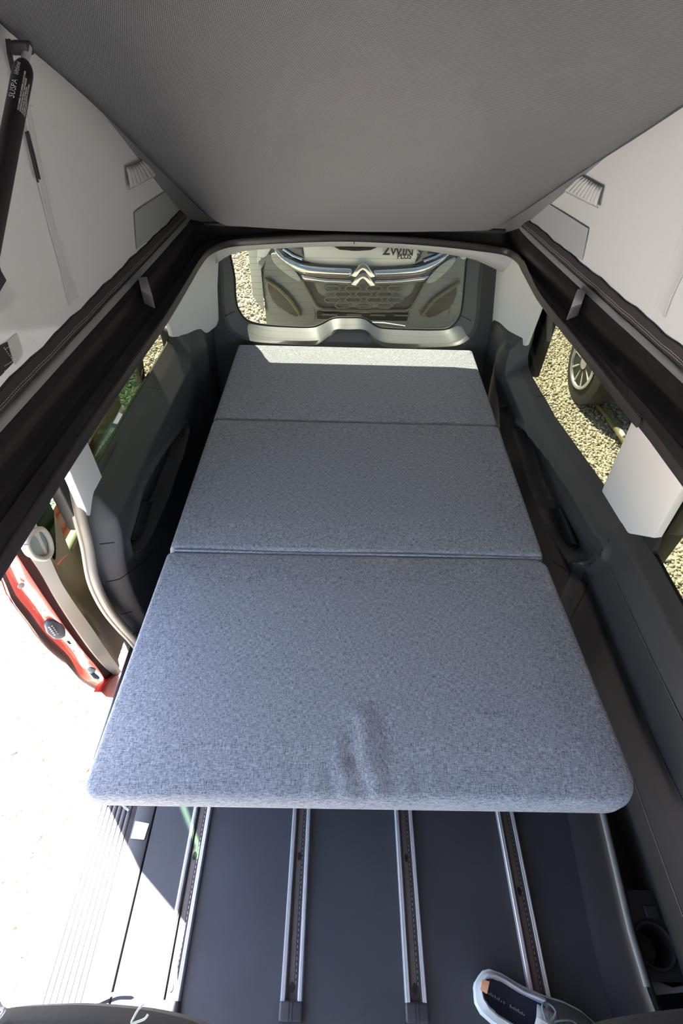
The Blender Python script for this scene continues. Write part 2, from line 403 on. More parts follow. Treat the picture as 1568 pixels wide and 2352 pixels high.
seam(wr, onwall([(1360, 1360), (1385, 1430), (1440, 1560), (1510, 1720), (1568, 1840)], 1), .0015)
seam(wr, onwall([(1455, 1790), (1490, 1890), (1530, 2000), (1568, 2105)], 1), .0018, 'trim')
for px in ([(228, 1250), (262, 1246)], [(238, 1338), (275, 1330)], [(275, 1412), (302, 1405)], [(305, 1456), (335, 1448)]):
    seam(wl, onwall(px, -1), .0018)
seam(wl, onwall([(275, 1330), (300, 1312), (330, 1290), (350, 1265)], -1), .0015)
seam(wl, onwall([(390, 803), (370, 830), (335, 890), (290, 970), (237, 1080)], -1), .0018)
seam(wl, onwall([(345, 889), (372, 895)], -1), .0012)
# switch slots in the arm rests
def slot(par, px, x, side, framepx):
    f = [at(u, v, x=x) for u, v in framepx]
    plate('switch_bezel', f, (side*.012, 0, 0), M['trim2'], par, .002)
    p = [at(u, v, x=x-side*.001) for u, v in px]
    plate('switch_slot', p, (side*.01, 0, 0), M['seam'], par)
slot(wr, [(1268, 1171), (1281, 1170), (1298, 1217), (1286, 1218)], .695, 1, [(1255, 1167), (1284, 1166), (1318, 1250), (1292, 1251)])
slot(wl, [(335, 1159), (348, 1159), (331, 1207), (317, 1207)], -.725, -1, [(330, 1153), (352, 1153), (325, 1240), (302, 1240)])
vent = at(1157, 932, x=.66); box('belt_guide', vent+Vector((-.006, -.01, -.03)), vent+Vector((.02, .01, .0)), M['black'], wr, .003)

# white B/C pillar panels
def pillar(par, px, x0, lean, side, name='pillar_trim'):
    P0 = Vector((x0, 1, .66)); Nn = Vector((1, 0, side*lean)).normalized()
    pts = [atp(u, v, P0, Nn) for u, v in px]
    return plate(name, pts, Nn*side*.022, M['white'], par, .004, seg=3)
def rnd(px, i, r=.3):
    """round corner i of polygon"""
    a, b, c = [Vector(px[(i+k) % len(px)]) for k in (-1, 0, 1)]
    s = b.lerp(a, min(r, 10/(b-a).length) if r < 0 else r); e = b.lerp(c, r)
    return [tuple((s*(1-t)**2+b*2*t*(1-t)+e*t*t)) for t in (0, .25, .5, .75, 1)]
pp = [(1450, 965), (1377, 1135), (1422, 1222), (1499, 1236), (1566, 1118), (1520, 1040)]
q = pp[:1]+rnd(pp, 1, .12)+rnd(pp, 2, .3)+pp[3:]
pillar(wr, q, .728, .22, 1)
pp = [(190, 985), (246, 1121), (214, 1187), (202, 1184), (150, 1060), (150, 1000)]
q = pp[:1]+rnd(pp, 1, .12)+rnd(pp, 2, .3)+pp[3:]
pillar(wl, q, -.758, .22, -1)
box('pillar', (.745, .86, .60), (.80, 1.13, 1.05), M['black'], wr, .004)
box('pillar', (-.82, .965, .60), (-.785, 1.05, 1.05), M['black'], wl, .004)
# rubber seal of the sliding-door opening
tube('door_seal', catmull(SEAL, 4), .013, M['rubber'], wl, n=12)
tube('seal_lip', [p+Vector((-.014, -.010, 0)) for p in catmull(SEAL, 4)], .006, M['beige'], wl, n=8)

# white D pillar trims
def dtrim(par, px, A, B, side):
    A = Vector(A); B = Vector(B); d = (B-A).normalized(); Nn = Vector((d.y, -d.x, side*.15)).normalized()
    if Nn.x*side < 0: Nn = -Nn
    pts = [atp(u, v, A, Nn) for u, v in px]
    plate('corner_trim', pts, Nn*.02, M['white'], par, .005, seg=3)
def roundpoly(px, k=3): return [tuple(p)[:2] for p in catmull([(a, b, 0) for a, b in px], k, True)]
dtrim(wr, [(1112, 596), (1115, 610), (1112, 660), (1100, 738), (1108, 760), (1128, 780), (1165, 784), (1205, 795), (1212, 775), (1240, 700), (1262, 660), (1200, 560), (1112, 560)], (.70, 1.98, .8), (.625, 2.33, .8), 1)
dtrim(wl, [(503, 590), (500, 660), (503, 735), (497, 750), (478, 765), (458, 767), (440, 772), (397, 775), (392, 755), (381, 725), (360, 690), (430, 560), (503, 555)], (-.735, 1.93, .8), (-.62, 2.33, .8), -1)

# windows
def window(idx, px, x0, lean, side, par_label, g):
    P0 = Vector((x0, 1, .66)); Nn = Vector((1, 0, side*lean)).normalized()
    pts = [atp(u, v, P0, Nn) for u, v in px]
    r = empty('window_%d' % idx, pts[0], label=par_label, cat='window', kind='structure')
    mesh('pane', pts, [tuple(range(len(pts)))], M[g], r, smooth=False)
    tube('window_seal', pts+[pts[0]], .008, M['black'], r, n=8)
window(2, [(1228, 640), (1196, 800), (1199, 845), (1218, 890), (1262, 970), (1385, 1135), (1440, 1150), (1560, 1050), (1400, 760), (1300, 640)], .765, .22, 1, 'tinted side window behind the white pillar panel on the right', 'glassside')
window(3, [(1510, 1190), (1496, 1245), (1500, 1268), (1530, 1325), (1568, 1392), (1760, 1740), (2100, 1700), (1900, 1200), (1620, 1050)], .765, .22, 1, 'tinted window at the right edge in front of the white pillar panel', 'glassside')
window(4, [(372, 690), (386, 735), (390, 768), (384, 792), (352, 846), (300, 930), (238, 1045), (215, 1075), (150, 1060), (190, 900), (300, 700)], -.795, .22, -1, 'tinted side window left of the mattress under the roof rim', 'glassside')

# console with cup holder, low on the right wall
cs = empty('side_console', (.69, .2, 0), label='black plastic side console with round cup holder and tray at the floor edge', cat='console')
ysC = np.linspace(-.10, 1.0, 40)
def rx(y): return np.interp(y, [-.1, .04, .15, .42, 1.0], [.648, .632, .632, .655, .675])
P = []
for y in ysC:
    r = rx(y); inner = .012
    P.append([(r-.03, y, 0.001), (r-.012, y, .06), (r-.006, y, .125), (r-.002, y, .147), (r+.004, y, .155), (r+.014, y, .156), (r+.022, y, .148), (r+.026, y, .135), (r+.028, y, .06), (.76, y, .06)])
grid('console_body', P, M['frame'], cs)
tube('rim', [(rx(y)+.007, y, .153) for y in np.linspace(.05, .95, 20)], .008, M['strip'], cs, n=10, flat=.7)
# raised block with button and cup well
def ringpts(c, r, z, n=40): return [Vector((c[0]+r*math.cos(a), c[1]+r*math.sin(a), z)) for a in [2*math.pi*i/n for i in range(n)]]
cc = at(1502, 2172, z=.14); cc = (cc.x, cc.y); cr = .039
blk = []
outer = []
for i in range(40):
    a = 2*math.pi*i/40; dx, dy = math.cos(a), math.sin(a)
    L = min((.055)/max(abs(dx), 1e-6), (.062 if dy < 0 else .105)/max(abs(dy), 1e-6)); outer.append(Vector((cc[0]+dx*L, cc[1]+dy*L, .138)))
blk = [[Vector((p.x, p.y, .07)) for p in outer], outer, ringpts(cc, cr+.010, .139), ringpts(cc, cr+.006, .144), ringpts(cc, cr+.001, .142), ringpts(cc, cr-.002, .13), ringpts(cc, cr-.008, .075), ringpts(cc, .001, .072)]
grid('cup_holder', [list(c)+[c[0]] for c in blk], M['frame'], cs)
bt = at(1497, 2094, z=.145); box('button', (bt.x-.016, bt.y-.013, .137), (bt.x+.016, bt.y+.013, .144), M['trim2'], cs, .004, 3)
tube('seam', [at(1530, 2218, z=.14), at(1545, 2262, z=.12), at(1556, 2300, z=.10)], .0015, M['seam'], cs, n=6)
e0 = at(1500, 2290, z=.15); plate('end_shelf', [at(u, v, z=.128) for u, v in [(1466, 2170), (1492, 2270), (1510, 2286), (1640, 2272), (1640, 2230), (1575, 2262), (1545, 2268), (1508, 2252), (1482, 2215)]], (0, 0, -.02), M['strip'], cs, .003)

# ---- roof-opening frame
lipz = 1.13
Lpx = [(0, 1340), (200, 1020), (300, 868), (384, 745), (436, 657), (462, 612), (486, 585)]
lip = [at(u, v, z=lipz) for u, v in Lpx]
lip = [Vector((lip[0].x+(lip[0].x-lip[1].x)*3.6, -.75, lipz))]+lip
cpx = [(530, 568), (600, 562), (700, 557), (800, 555), (900, 559), (1000, 566), (1100, 577), (1165, 588)]
cro = [at(u, v, y=1.665) for u, v in cpx]
Rpx = [(1196, 612), (1212, 645), (1240, 700), (1340, 828), (1450, 972), (1560, 1110)]
rl = [at(u, v, z=lipz) for u, v in Rpx]; rl.append(Vector((rl[-1].x+.03, -.75, lipz)))
lipP = lip+cro+rl
def linL(y): return -.662+.072*y
def linR(y): return .690-.130*y
outL = [Vector((linL(y), y, 1.2)) for y in (-.75, .70, 1.03, 1.25, 1.45, 1.58, 1.68, 1.74)]
outC = [Vector((x, 1.80, 1.205)) for x in np.linspace(-.47, .42, 8)]
outR = [Vector((linR(y), y, 1.2)) for y in (1.76, 1.70, 1.6, 1.40, 1.15, .88, -.75)]
outP = outL+outC+outR
assert len(lipP) == len(outP), (len(lipP), len(outP))
lipS = catmull(lipP, 5); outS = catmull(outP, 5)
prf = [(.30, -.010), (.04, -.002), (.01, .0), (0, .003), (.0, .015), (.015, .019), (.06, .019), (.09, .016), (.12, .008), (.18, .004), (.28, .004), (.34, .009), (.38, .010), (.42, .004), (.50, .002), (.60, .004), (.64, .010), (.67, .034), (.70, .046), (.74, .050), (.84, .057)]
def frm(a, b, f, dz): p = a.lerp(b, f); return Vector((p.x, p.y, lerpz(a, b, f)+dz))
def lerpz(a, b, f): return a.z
fr_ = empty('trim_2', (0, 1.7, 1.13), label='black moulded plastic rim around the roof opening', cat='roof rim', kind='structure')
grid('rim_moulding', [[frm(a, b, f, dz) for f, dz in prf] for a, b in zip(lipS, outS)], M['frame'], fr_)
grid('sealing_strip', [[Vector((*a.lerp(b, f).xy, a.z+dz)) for f, dz in ((.84, .056), (.86, .064), (.90, .068), (.97, .068), (1.0, .062), (1.02, .05))] for a, b in zip(lipS, outS)], M['strip'], fr_)
tube('moulding_joint', [at(813, 545, y=1.69), at(813, 560, y=1.663)], .0012, M['seam'], fr_, n=6)
def clip(px, side):
    pts = [at(u, v, z=1.19) for u, v in px]
    plate('latch_plate', pts, (0, 0, -.03), M['clip'], fr_, .002)
clip([(317, 637), (337, 635), (350, 680), (324, 668)], -1)
clip([(1326, 663), (1347, 664), (1336, 697), (1310, 707)], 1)

# velcro band at the foot of the tent cloth
def tl(y, z): return Vector((linL(y)+.23*(z-1.2), y, z))
def tr(y, z): return Vector((linR(y)-.23*(z-1.2), y, z))
def wav(y, ph): return .0017*math.sin(y*37+ph)+.0012*math.sin(y*83+ph*2)
TP = {-1: (Vector((linL(0), 0, 1.2)), Vector((1, -.072, -.23)).normalized()), 1: (Vector((linR(0), 0, 1.2)), Vector((1, .13, .23)).normalized())}
def ont(u, v, side, off=.0):
    P0, Nn = TP[side]; p = atp(u, v, P0, Nn); return p-Nn*side*off
def roofz(y): return 1.21+.6*(1.57-y)
for side, f, nm, lb in ((-1, tl, 'wall_upper_left', 'left'), (1, tr, 'wall_upper_right', 'right')):
    W = empty(nm, f(.8, 1.2), label='light grey tent cloth side of the pop-up roof on the '+lb, cat='tent wall', kind='structure')
    P = []
    for i in range(60):
        y = -.85+2.75*i/59; zt = max(roofz(y)+.075, 1.232); row = []
        for j in range(20):
            z = 1.222+(zt-1.222)*j/19; a = math.sin(math.pi*j/19)
            p = f(y, z); p.x += side*.002*a*math.sin(y*5+1)+side*.0015*a; row.append(p)
        P.append(row)
    grid('tent_cloth', P, M['tent'], W)
    ys = np.linspace(-.8, 1.80, 120)
    P = [[f(y, 1.193)-Vector((side*.004, 0, 0)), f(y, 1.200)-Vector((side*.009, 0, 0)), f(y, 1.214+wav(y, side)*.5)-Vector((side*.010, 0, 0)), f(y, 1.229+wav(y, side))-Vector((side*.006, 0, 0)), f(y, 1.231+wav(y, side))+Vector((side*.004, 0, 0))] for y in ys]
    grid('velcro_band', P, M['web'], W)
    for zz in (1.208, 1.2135):
        vs = []; fs = []
        for k in range(260):
            y = .5+1.25*k/260; p = f(y, zz+wav(y, side)*.4)-Vector((side*.0115, 0, 0)); q = f(y+.0030, zz+wav(y, side)*.4)-Vector((side*.0115, 0, 0)); n = len(vs)
            vs += [p, q, q+Vector((0, 0, .0007)), p+Vector((0, 0, .0007))]; fs.append((n, n+1, n+2, n+3))
        tag(mesh('stitching', vs, fs, M['stitch'], W, smooth=False), kind='stuff')
    if side < 0: WL = W
    else: WR = W
def strip_on(par, name, px, side, off, mat, th=.0004, bev=0):
    off = off*.3
    P0, Nn = TP[side]
    return plate(name, [ont(u, v, side, off) for u, v in px], -Nn*side*th, M[mat], par, bev)
# grey patches and pleated pockets
strip_on(WL, 'cloth_patch', [(308, 487), (400, 425), (445, 480), (312, 572)], -1, .003, 'tentpatch')
strip_on(WR, 'cloth_patch', [(1252, 462), (1352, 525), (1338, 598), (1195, 510)], 1, .003, 'tentpatch')
def pocket(par, side, A, B, C, D, n=9):
    """pleated pocket: quad A(outer top) B(outer bottom) C(inner bottom) D(inner top) in pixels"""
    P = []
    for i in range(n*4+1):
        t = i/(n*4); e = 1-t
        u0 = A[0]*(1-t)+D[0]*t, A[1]*(1-t)+D[1]*t; u1 = B[0]*(1-t)+C[0]*t, B[1]*(1-t)+C[1]*t
        P.append([ont(u0[0], u0[1], side, .004), ont(*(np.array(u0)*.8+np.array(u1)*.2), side, .006+.004*abs(math.sin(i*math.pi/4))),
                  ont(*(np.array(u0)*.2+np.array(u1)*.8), side, .007+.005*abs(math.sin(i*math.pi/4+.3))), ont(u1[0], u1[1], side, .004)])
    o = grid('pleated_pocket', P, M['tentfold'], par); o.modifiers.new('t', 'SOLIDIFY').thickness = .0015
pocket(WL, -1, (284, 384), (290, 434), (372, 392), (336, 362))
pocket(WR, 1, (1388, 430), (1378, 476), (1300, 438), (1340, 402))
# vertical zip flaps
def flap(par, side, left, right, off=.006):
    n = 24; a = resample([(u, v, 0) for u, v in left], n); b = resample([(u, v, 0) for u, v in right], n); P = []
    for p, q in zip(a, b):
        row = []
        for k, h in ((0, .001), (.05, .006), (.16, .005), (.24, .001), (.5, .0035), (.76, .001), (.85, .005), (.96, .006), (1, .001)):
            r = p.lerp(q, k); row.append(ont(r.x, r.y, side, h*.5+.0006))
        P.append(row)
    grid('zip_flap', P, M['tentfold'], par)
flap(WL, -1, [(52, 240), (66, 330), (82, 410), (110, 520), (135, 610), (156, 700)], [(72, 244), (92, 330), (106, 402), (132, 520), (155, 610), (178, 680)])
flap(WR, 1, [(1568, 525), (1545, 590), (1520, 655), (1506, 705)], [(1600, 560), (1568, 632), (1546, 680), (1528, 728)])
for px in ([(2, 85), (6, 120), (28, 215)], [(8, 85), (14, 130), (34, 205)], [(48, 300), (60, 350), (76, 415)], [(52, 298), (66, 350), (80, 408)]):
    tube('zip_cord', [ont(u, v, -1, .007) for u, v in px], .0016, M['web'], WL, n=6)
strip_on(WL, 'mesh_window', [(-40, 480), (-40, 730), (0, 664), (7, 652), (12, 643), (0, 622)], -1, .005, 'web')
strip_on(WL, 'webbing_patch', [(-60, 820), (14, 784), (28, 832), (0, 862), (-50, 900)], -1, .005, 'web')
strip_on(WL, 'cloth_tab', [(14, 782), (36, 764), (52, 810), (32, 838)], -1, .006, 'tentfold')
strip_on(WL, 'hem_patch', [(-20, 700), (-10, 668), (8, 650), (12, 643), (34, 680), (14, 705), (0, 712)], -1, .004, 'tentfold')
def stitchline(par, px, side, n=30, m='greystitch', off=.007, w=.0007):
    a = resample([(u, v, 0) for u, v in px], n*2); vs = []; fs = []
    for i in range(0, n*2-1, 2):
        p = ont(a[i].x, a[i].y, side, off); q = ont(a[i+1].x, a[i+1].y, side, off); d = (q-p).normalized().cross(TP[side][1])*w; k = len(vs)
        vs += [p-d, q-d, q+d, p+d]; fs.append((k, k+1, k+2, k+3))
    tag(mesh('stitching', vs, fs, M[m], par, smooth=False), kind='stuff')
for px in ([(6, 708), (30, 745), (70, 795)], [(12, 704), (40, 745), (78, 792)], [(10, 640), (36, 680), (8, 706)], [(36, 764), (52, 810)], [(0, 660), (20, 690)]):
    stitchline(WL, px, -1, 22)
for px in ([(-2, 795), (28, 838)], [(0, 800), (16, 790)], [(0, 838), (26, 822)], [(0, 850), (28, 832)]): stitchline(WL, px, -1, 10, 'stitch')

# ---- ceiling: tilted roof board
cl = empty('ceiling', (0, 1.57, 1.21), label='grey woven cloth lining of the raised pop-up roof board', cat='ceiling', kind='structure')
rn = Vector((0, .6, 1)).normalized(); RP = Vector((0, 1.57, 1.21))
Eb = [(480, 512), (1145, 528)]
le = [atp(u, v, RP, rn) for u, v in [(500, 517), (484, 511), (470, 502), (440, 474), (340, 378), (200, 245), (0, 80)]]
re = [atp(u, v, RP, rn) for u, v in [(1138, 529), (1150, 526), (1165, 519), (1210, 492), (1320, 420), (1450, 340), (1568, 265)]]
def ext(a, b, y): t = (y-a.y)/(b.y-a.y); return a.lerp(b, t)
le = catmull(le, 3); re = catmull(re, 3)
le.append(ext(le[-4], le[-1], -.9)); re.append(ext(re[-4], re[-1], -.9))
P = []
for a, b in zip(le, re):
    row = []
    for k in range(33):
        t = k/32; p = a.lerp(b, t); e = min(t, 1-t); h = .012*(1-min(e/.03, 1))**2+.010*math.sin(math.pi*t)*-1
        row.append(p+rn*h)
    P.append(row)
bd = grid('roof_board', P, M['board'], cl); sm = bd.modifiers.new('t', 'SOLIDIFY'); sm.thickness = .025; sm.offset = 1
def rp(x, y, h): return Vector((x, y, roofz(y)))+rn*h
plate('roof_shell', [rp(-.70, 1.85, .05), rp(.66, 1.85, .05), rp(.72, -.95, .05), rp(-.76, -.95, .05)], rn*.05, M['strip'], cl)  # white roof coloured grey, its strong shading put into the colour
tube('hinge_shadow', [at(470, 514, y=1.60), at(800, 519, y=1.60), at(1160, 531, y=1.60)], .006, M['black'], cl, n=8)  # black tube stands in for the shadow line under the board

# ---- body shell between rim, walls and tailgate
bs = empty('trim_3', (0, 2, 1.1), label='white headliner above the rear windows, with roof skin added to block light', cat='headliner', kind='structure')
hp = [(496, 577), (560, 566), (650, 560), (800, 557), (950, 561), (1050, 572), (1130, 585), (1190, 600)]
lo = [(496, 606), (545, 580), (650, 570), (800, 566), (950, 573), (1070, 592), (1116, 608), (1180, 640)]
A = catmull([at(u, v-16, y=2.20) for u, v in hp], 4); B = catmull([at(u, v, y=2.30) for u, v in lo], 4)
grid('rear_header', [[a+Vector((0, -.45, .13)), a, a.lerp(b, .5)+Vector((0, -.012, 0)), b] for a, b in zip(A, B)], M['white'], bs, thick=.004)
for side, f in ((-1, linL), (1, linR)):
    P = []
    for y in np.linspace(-1.25, 2.40, 30):
        yy = min(y, 1.7); xo = f(yy)-side*.010; drop = max(0, y-1.75)*.28
        P.append([(xo, y, 1.168-drop), (side*.78, y, 1.12-drop), (side*.81, y, 1.06-drop), (side*.815, y, .985-drop)])
    grid('roof_side_blocker', P, M['red'], bs, thick=.01)  # unseen roof skin, added to block light
    P = [[(side*(abs(f(min(y, 1.5)))-.02), y, 1.10-max(0, y-1.8)*.3), (side*.70, y, 1.09-max(0, y-1.8)*.3), (side*.745, y, .98-max(0, y-1.8)*.15)] for y in np.linspace(-1.2, 2.3, 30)]
    grid('side_headliner', P, M['white'], bs, thick=.004)
P = [[(x, y, 1.185-max(0, y-1.75)*.28+.0) for x in np.linspace(-.60, .60, 9)] for y in (1.82, 2.0, 2.2, 2.40, 2.46)]
grid('roof_rear_blocker', P, M['red'], bs, thick=.01)  # hidden rear roof sheet, added to keep light out
# outer body side, right and left rear quarter (below the windows)
for side, y0 in ((1, -1.3), (-1, 1.02)):
    P = [[(side*.79, y, .44), (side*.825, y, .40), (side*.855, y, .2), (side*.88, y, -.18), (side*.84, y, -.22)] for y in np.linspace(y0, 2.45, 12)]
    grid('body_side', P, M['black'], bs, thick=.006)
box('body_pillar', (.79, 2.10, .45), (.85, 2.45, .95), M['black'], bs, .01)
box('body_pillar', (-.86, 2.12, .45), (-.81, 2.45, .95), M['black'], bs, .01)
box('body_pillar', (-.86, -.62, -.1), (-.70, -.45, 1.1), M['trim2'], bs, .02)

# ---- cab around and behind the camera (unseen, added to cut the light inside the van)
cb = empty('trim_4', (0, -1.2, 0), label='unseen dark cab shell added behind the viewpoint to dim the interior', cat='cab', kind='structure')
for side in (-1, 1):
    box('added_cab_door', (side*.84-.02, -2.1, -.15), (side*.84+.02, -.62, .62), M['trim'], cb, .01)
    box('added_cab_pillar', (side*.80-.03, -1.95, .60), (side*.80+.03, -1.85, 1.05), M['trim'], cb, .01)
box('added_dashboard', (-.84, -2.15, -.15), (.84, -1.85, .68), M['trim'], cb, .03)
box('added_cab_roof', (-.84, -1.95, 1.10), (.84, -.80, 1.16), M['white'], cb, .01)
grid('added_tent_front', [[(x, -.86-.10*t, 1.16+t*(roofz(-.9)-1.1)) for t in (0, .33, .66, 1)] for x in np.linspace(-.74, .78, 8)], M['tent'], cb)

# ---- tailgate
tg = empty('door_1', (0, 2.42, 0), label='dark plastic lined tailgate with a tinted window behind the mattress', cat='tailgate', kind='structure')
gp = [(540, 545), (539, 640), (542, 690), (550, 715), (567, 735), (600, 745), (660, 750), (712, 751), (735, 745), (765, 731), (800, 729), (835, 731), (860, 746), (880, 753), (940, 756), (1000, 757), (1030, 753), (1050, 735), (1060, 710), (1066, 650), (1070, 600), (1070, 560), (900, 540), (700, 535)]
ip = [(520, 535), (512, 640), (513, 700), (520, 735), (540, 765), (590, 780), (660, 783), (722, 783), (742, 777), (768, 758), (800, 757), (838, 758), (862, 777), (885, 787), (940, 790), (1000, 791), (1050, 787), (1082, 765), (1094, 735), (1100, 650), (1105, 600), (1105, 545), (900, 520), (700, 518)]
GP0 = Vector((0, 2.47, .5)); GN = Vector((0, 1, .2)).normalized()
G = catmull([atp(u, v, GP0, GN) for u, v in gp], 4, True)
I = catmull([at(u, v, y=2.375) for u, v in ip], 4, True)
O = []
for p in I:
    c = Vector((0, 2.35, .65)); d = Vector((p.x, 0, p.z-.65)); k = 1/max(abs(d.x)/.74, abs(d.z)/(.62 if d.z < 0 else .45), 1e-6); O.append(Vector((d.x*k, 2.352, .65+d.z*k)))
rows = [O, [i.lerp(o, .04)+Vector((0, -.014, 0)) for i, o in zip(I, O)], I, [i.lerp(g, .08)+Vector((0, .002, -.004 if i.z < .6 else 0)) for i, g in zip(I, G)]]
Pm = list(map(list, zip(*rows))); Pm.append(Pm[0]); grid('tailgate_trim', Pm, M['gate'], tg)
rows = [rows[-1], [i.lerp(g, .5)+Vector((0, 0, .0)) for i, g in zip(I, G)], [i.lerp(g, .93) for i, g in zip(I, G)], G]
Pm = list(map(list, zip(*rows))); Pm.append(Pm[0]); grid('window_reveal', Pm, M['gatesill_lit'], tg)
mesh('rear_pane', G, [tuple(range(len(G)))], M['glassrear'], tg, smooth=False)
tube('pane_seal', G+[G[0]], .005, M['black'], tg, n=8)
vs = []; fs = []
for k in range(11):
    v = 590+k*14.5; a = atp(548, v, GP0, GN); b = atp(1064, v+6, GP0, GN); n = len(vs)
    for q in (a, b): vs += [q-GN*.001-Vector((0, 0, .0004)), q-GN*.001+Vector((0, 0, .0004))]
    fs.append((n, n+2, n+3, n+1))
tag(mesh('heating_wires', vs, fs, pbr('heating wire', (.16, .13, .07), .5), tg, smooth=False), kind='stuff')
for a, b in (((503, 733), (545, 712)), ((1057, 724), (1096, 745))):
    tube('seam', [at(a[0], a[1], y=2.36), at((a[0]+b[0])/2, (a[1]+b[1])/2, y=2.38), atp(b[0], b[1], GP0, GN)], .0015, M['seam'], tg, n=6)
tube('wiper_arm', [atp(845, 741, GP0+GN*.03, GN), atp(880, 743, GP0+GN*.035, GN), atp(930, 750, GP0+GN*.03, GN)], [.004, .007, .005], M['carwhite'], tg, n=8)  # white colour stands in for the highlight on the arm
tube('wiper_blade', [atp(850, 751, GP0+GN*.02, GN), atp(935, 756, GP0+GN*.02, GN)], .004, M['black'], tg, n=8)
box('rear_bumper_beam', (-.88, 2.49, -.3), (.88, 2.56, .40), M['trim2'], tg, .03)

# ---- open sliding door
sd = empty('door_2', (-.88, 1.4, -.3), label='red sliding side door, slid open, its inner lining facing the van', cat='sliding door', kind='structure')
cA = [(-6, 1300), (14, 1345), (29, 1384), (67, 1435), (105, 1487), (161, 1535), (184, 1560), (220, 1585), (239, 1600)]
cB = [(6, 1300), (21, 1330), (38, 1368), (69, 1405), (105, 1454), (159, 1506), (187, 1554), (228, 1577), (246, 1592)]
cC = [(22, 1245), (46, 1286), (77, 1334), (105, 1376), (153, 1445), (191, 1495), (226, 1537), (245, 1567), (252, 1580)]
cD = [(40, 1235), (59, 1267), (92, 1315), (124, 1372), (163, 1433), (207, 1495), (240, 1533), (258, 1548), (262, 1560)]
cE = [(92, 1235), (115, 1286), (138, 1338), (170, 1387), (190, 1415), (210, 1443), (240, 1488), (262, 1520), (276, 1541)]
NN = 26
def dc(c, x): return resample(catmull([at(u, v, x=x) for u, v in c], 4), NN)
a_, b_, c_, d_, e_ = dc(cA, -.935), dc(cB, -.925), dc(cC, -.872), dc(cD, -.868), dc(cE, -.85)
up = lambda L, top, dy: [Vector((L[0].x+.10, L[0].y+.02, top)), Vector((L[0].x+.03, L[0].y+.005, (top+L[0].z)/2))]+L
a_, b_, c_, d_, e_ = [up(L, 1.02, .02) for L in (a_, b_, c_, d_, e_)]
grid('weather_strip', [[a+Vector((-.01, .02, 0)), a, a.lerp(b, .35)+Vector((.0, -.006, 0)), a.lerp(b, .7)+Vector((0, -.004, 0)), b] for a, b in zip(a_, b_)], pbr('brown weather strip', (.035, .014, .012), .5), sd)
grid('door_edge', [[b, b.lerp(c, .07)+Vector((.0, -.006, 0)), b.lerp(c, .14)+Vector((0, .0, 0)), b.lerp(c, .22)+Vector((0, .010, 0)), b.lerp(c, .42)+Vector((0, .011, 0)), b.lerp(c, .5)+Vector((0, 0, 0)), b.lerp(c, .95)+Vector((0, -.002, 0)), c] for b, c in zip(b_, c_)], M['redlit'], sd)
grid('edge_gasket', [[c, c.lerp(d, .3)+Vector((0, .006, 0)), d] for c, d in zip(c_, d_)], pbr('maroon gasket', (.07, .008, .008), .6), sd)
grid('edge_trim', [[d, d.lerp(e, .08)+Vector((.004, -.004, 0)), d.lerp(e, .5)+Vector((.006, -.002, 0)), d.lerp(e, .93)+Vector((.006, 0, 0)), e] for d, e in zip(d_, e_)], M['beige'], sd)
# inner lining
P = []
for e in e_:
    row = []
    for t in np.linspace(0, 1, 40):
        z = e.z; yr = 1.80 if z < .5 else e.y+.10; y = e.y+(yr-e.y)*t
        x = -.852 - .02*sst(0, .05, y-e.y) + .03*np.exp(-((z-.25)/.10)**2)*sst(.08, .25, y-e.y)*1 + .022*sst(.30, .36, z)*sst(.05, .12, y-e.y)
        row.append(Vector((float(x), y, z)))
    P.append(row)
def split(name, P, mat, **k):
    lo_ = [r for r in P if r[0].z < .5]; hi_ = [r for r in P if r[0].z >= .5]
    dz = .5-lo_[0][0].z; lo_ = [[p+Vector((0, 0, dz)) for p in lo_[0]]]+lo_
    e_z = hi_[-1][0].z-.5; hi_ = hi_+[[p-Vector((0, 0, e_z)) for p in hi_[-1]]]
    grid(name, hi_, mat, sd, **k); return grid(name, lo_, mat, sd, **k)
split('door_lining', P, M['brown'])
pk = [at(u, v, x=-.843) for u, v in [(245, 1392), (248, 1410), (262, 1432), (276, 1446), (282, 1440), (268, 1405), (258, 1385)]]
plate('pocket_opening', pk, (-.012, 0, 0), M['seam'], sd, .002)
mesh('door_window', [Vector((-.875, .88, .50)), Vector((-.875, 1.78, .47)), Vector((-.80, 1.78, 1.04)), Vector((-.80, .90, 1.04))], [(0, 1, 2, 3)], M['glassdoor'], sd, smooth=False)
tube('window_surround', [Vector((-.868, .97, .50)), Vector((-.868, 1.79, .47)), Vector((-.800, 1.79, .98))], .016, M['brown'], sd, n=8)
hd = [at(u, v, x=-.84) for u, v in [(62, 1250), (72, 1225), (95, 1215), (112, 1235), (118, 1262), (110, 1280), (92, 1283), (74, 1275)]]
tube('pull_handle', catmull(hd, 4, True)+[hd[0]], .007, M['beige'], sd, n=10)
plate('handle_cup', catmull([p+Vector((-.008, 0, 0)) for p in hd], 3, True), (-.01, 0, 0), M['glassdoor'] if False else pbr('green grey cup', (.25, .31, .29), .3), sd)
# outer skin and rear edge
P = []
for a in a_:
    P.append([Vector((a.x-.012+(0 if t < .01 else -.03*math.sin(math.pi*min(t*2, 1)/2)), a.y+.01+((1.80 if a.z < .5 else a.y+.10)-a.y)*t, a.z)) for t in (0, .03, .1, .3, .6, 1)])
split('outer_skin', P, M['red'], thick=.004)
box('door_bottom', (-.93, .98, -.30), (-.85, 1.80, -.27), M['red'], sd, .005)
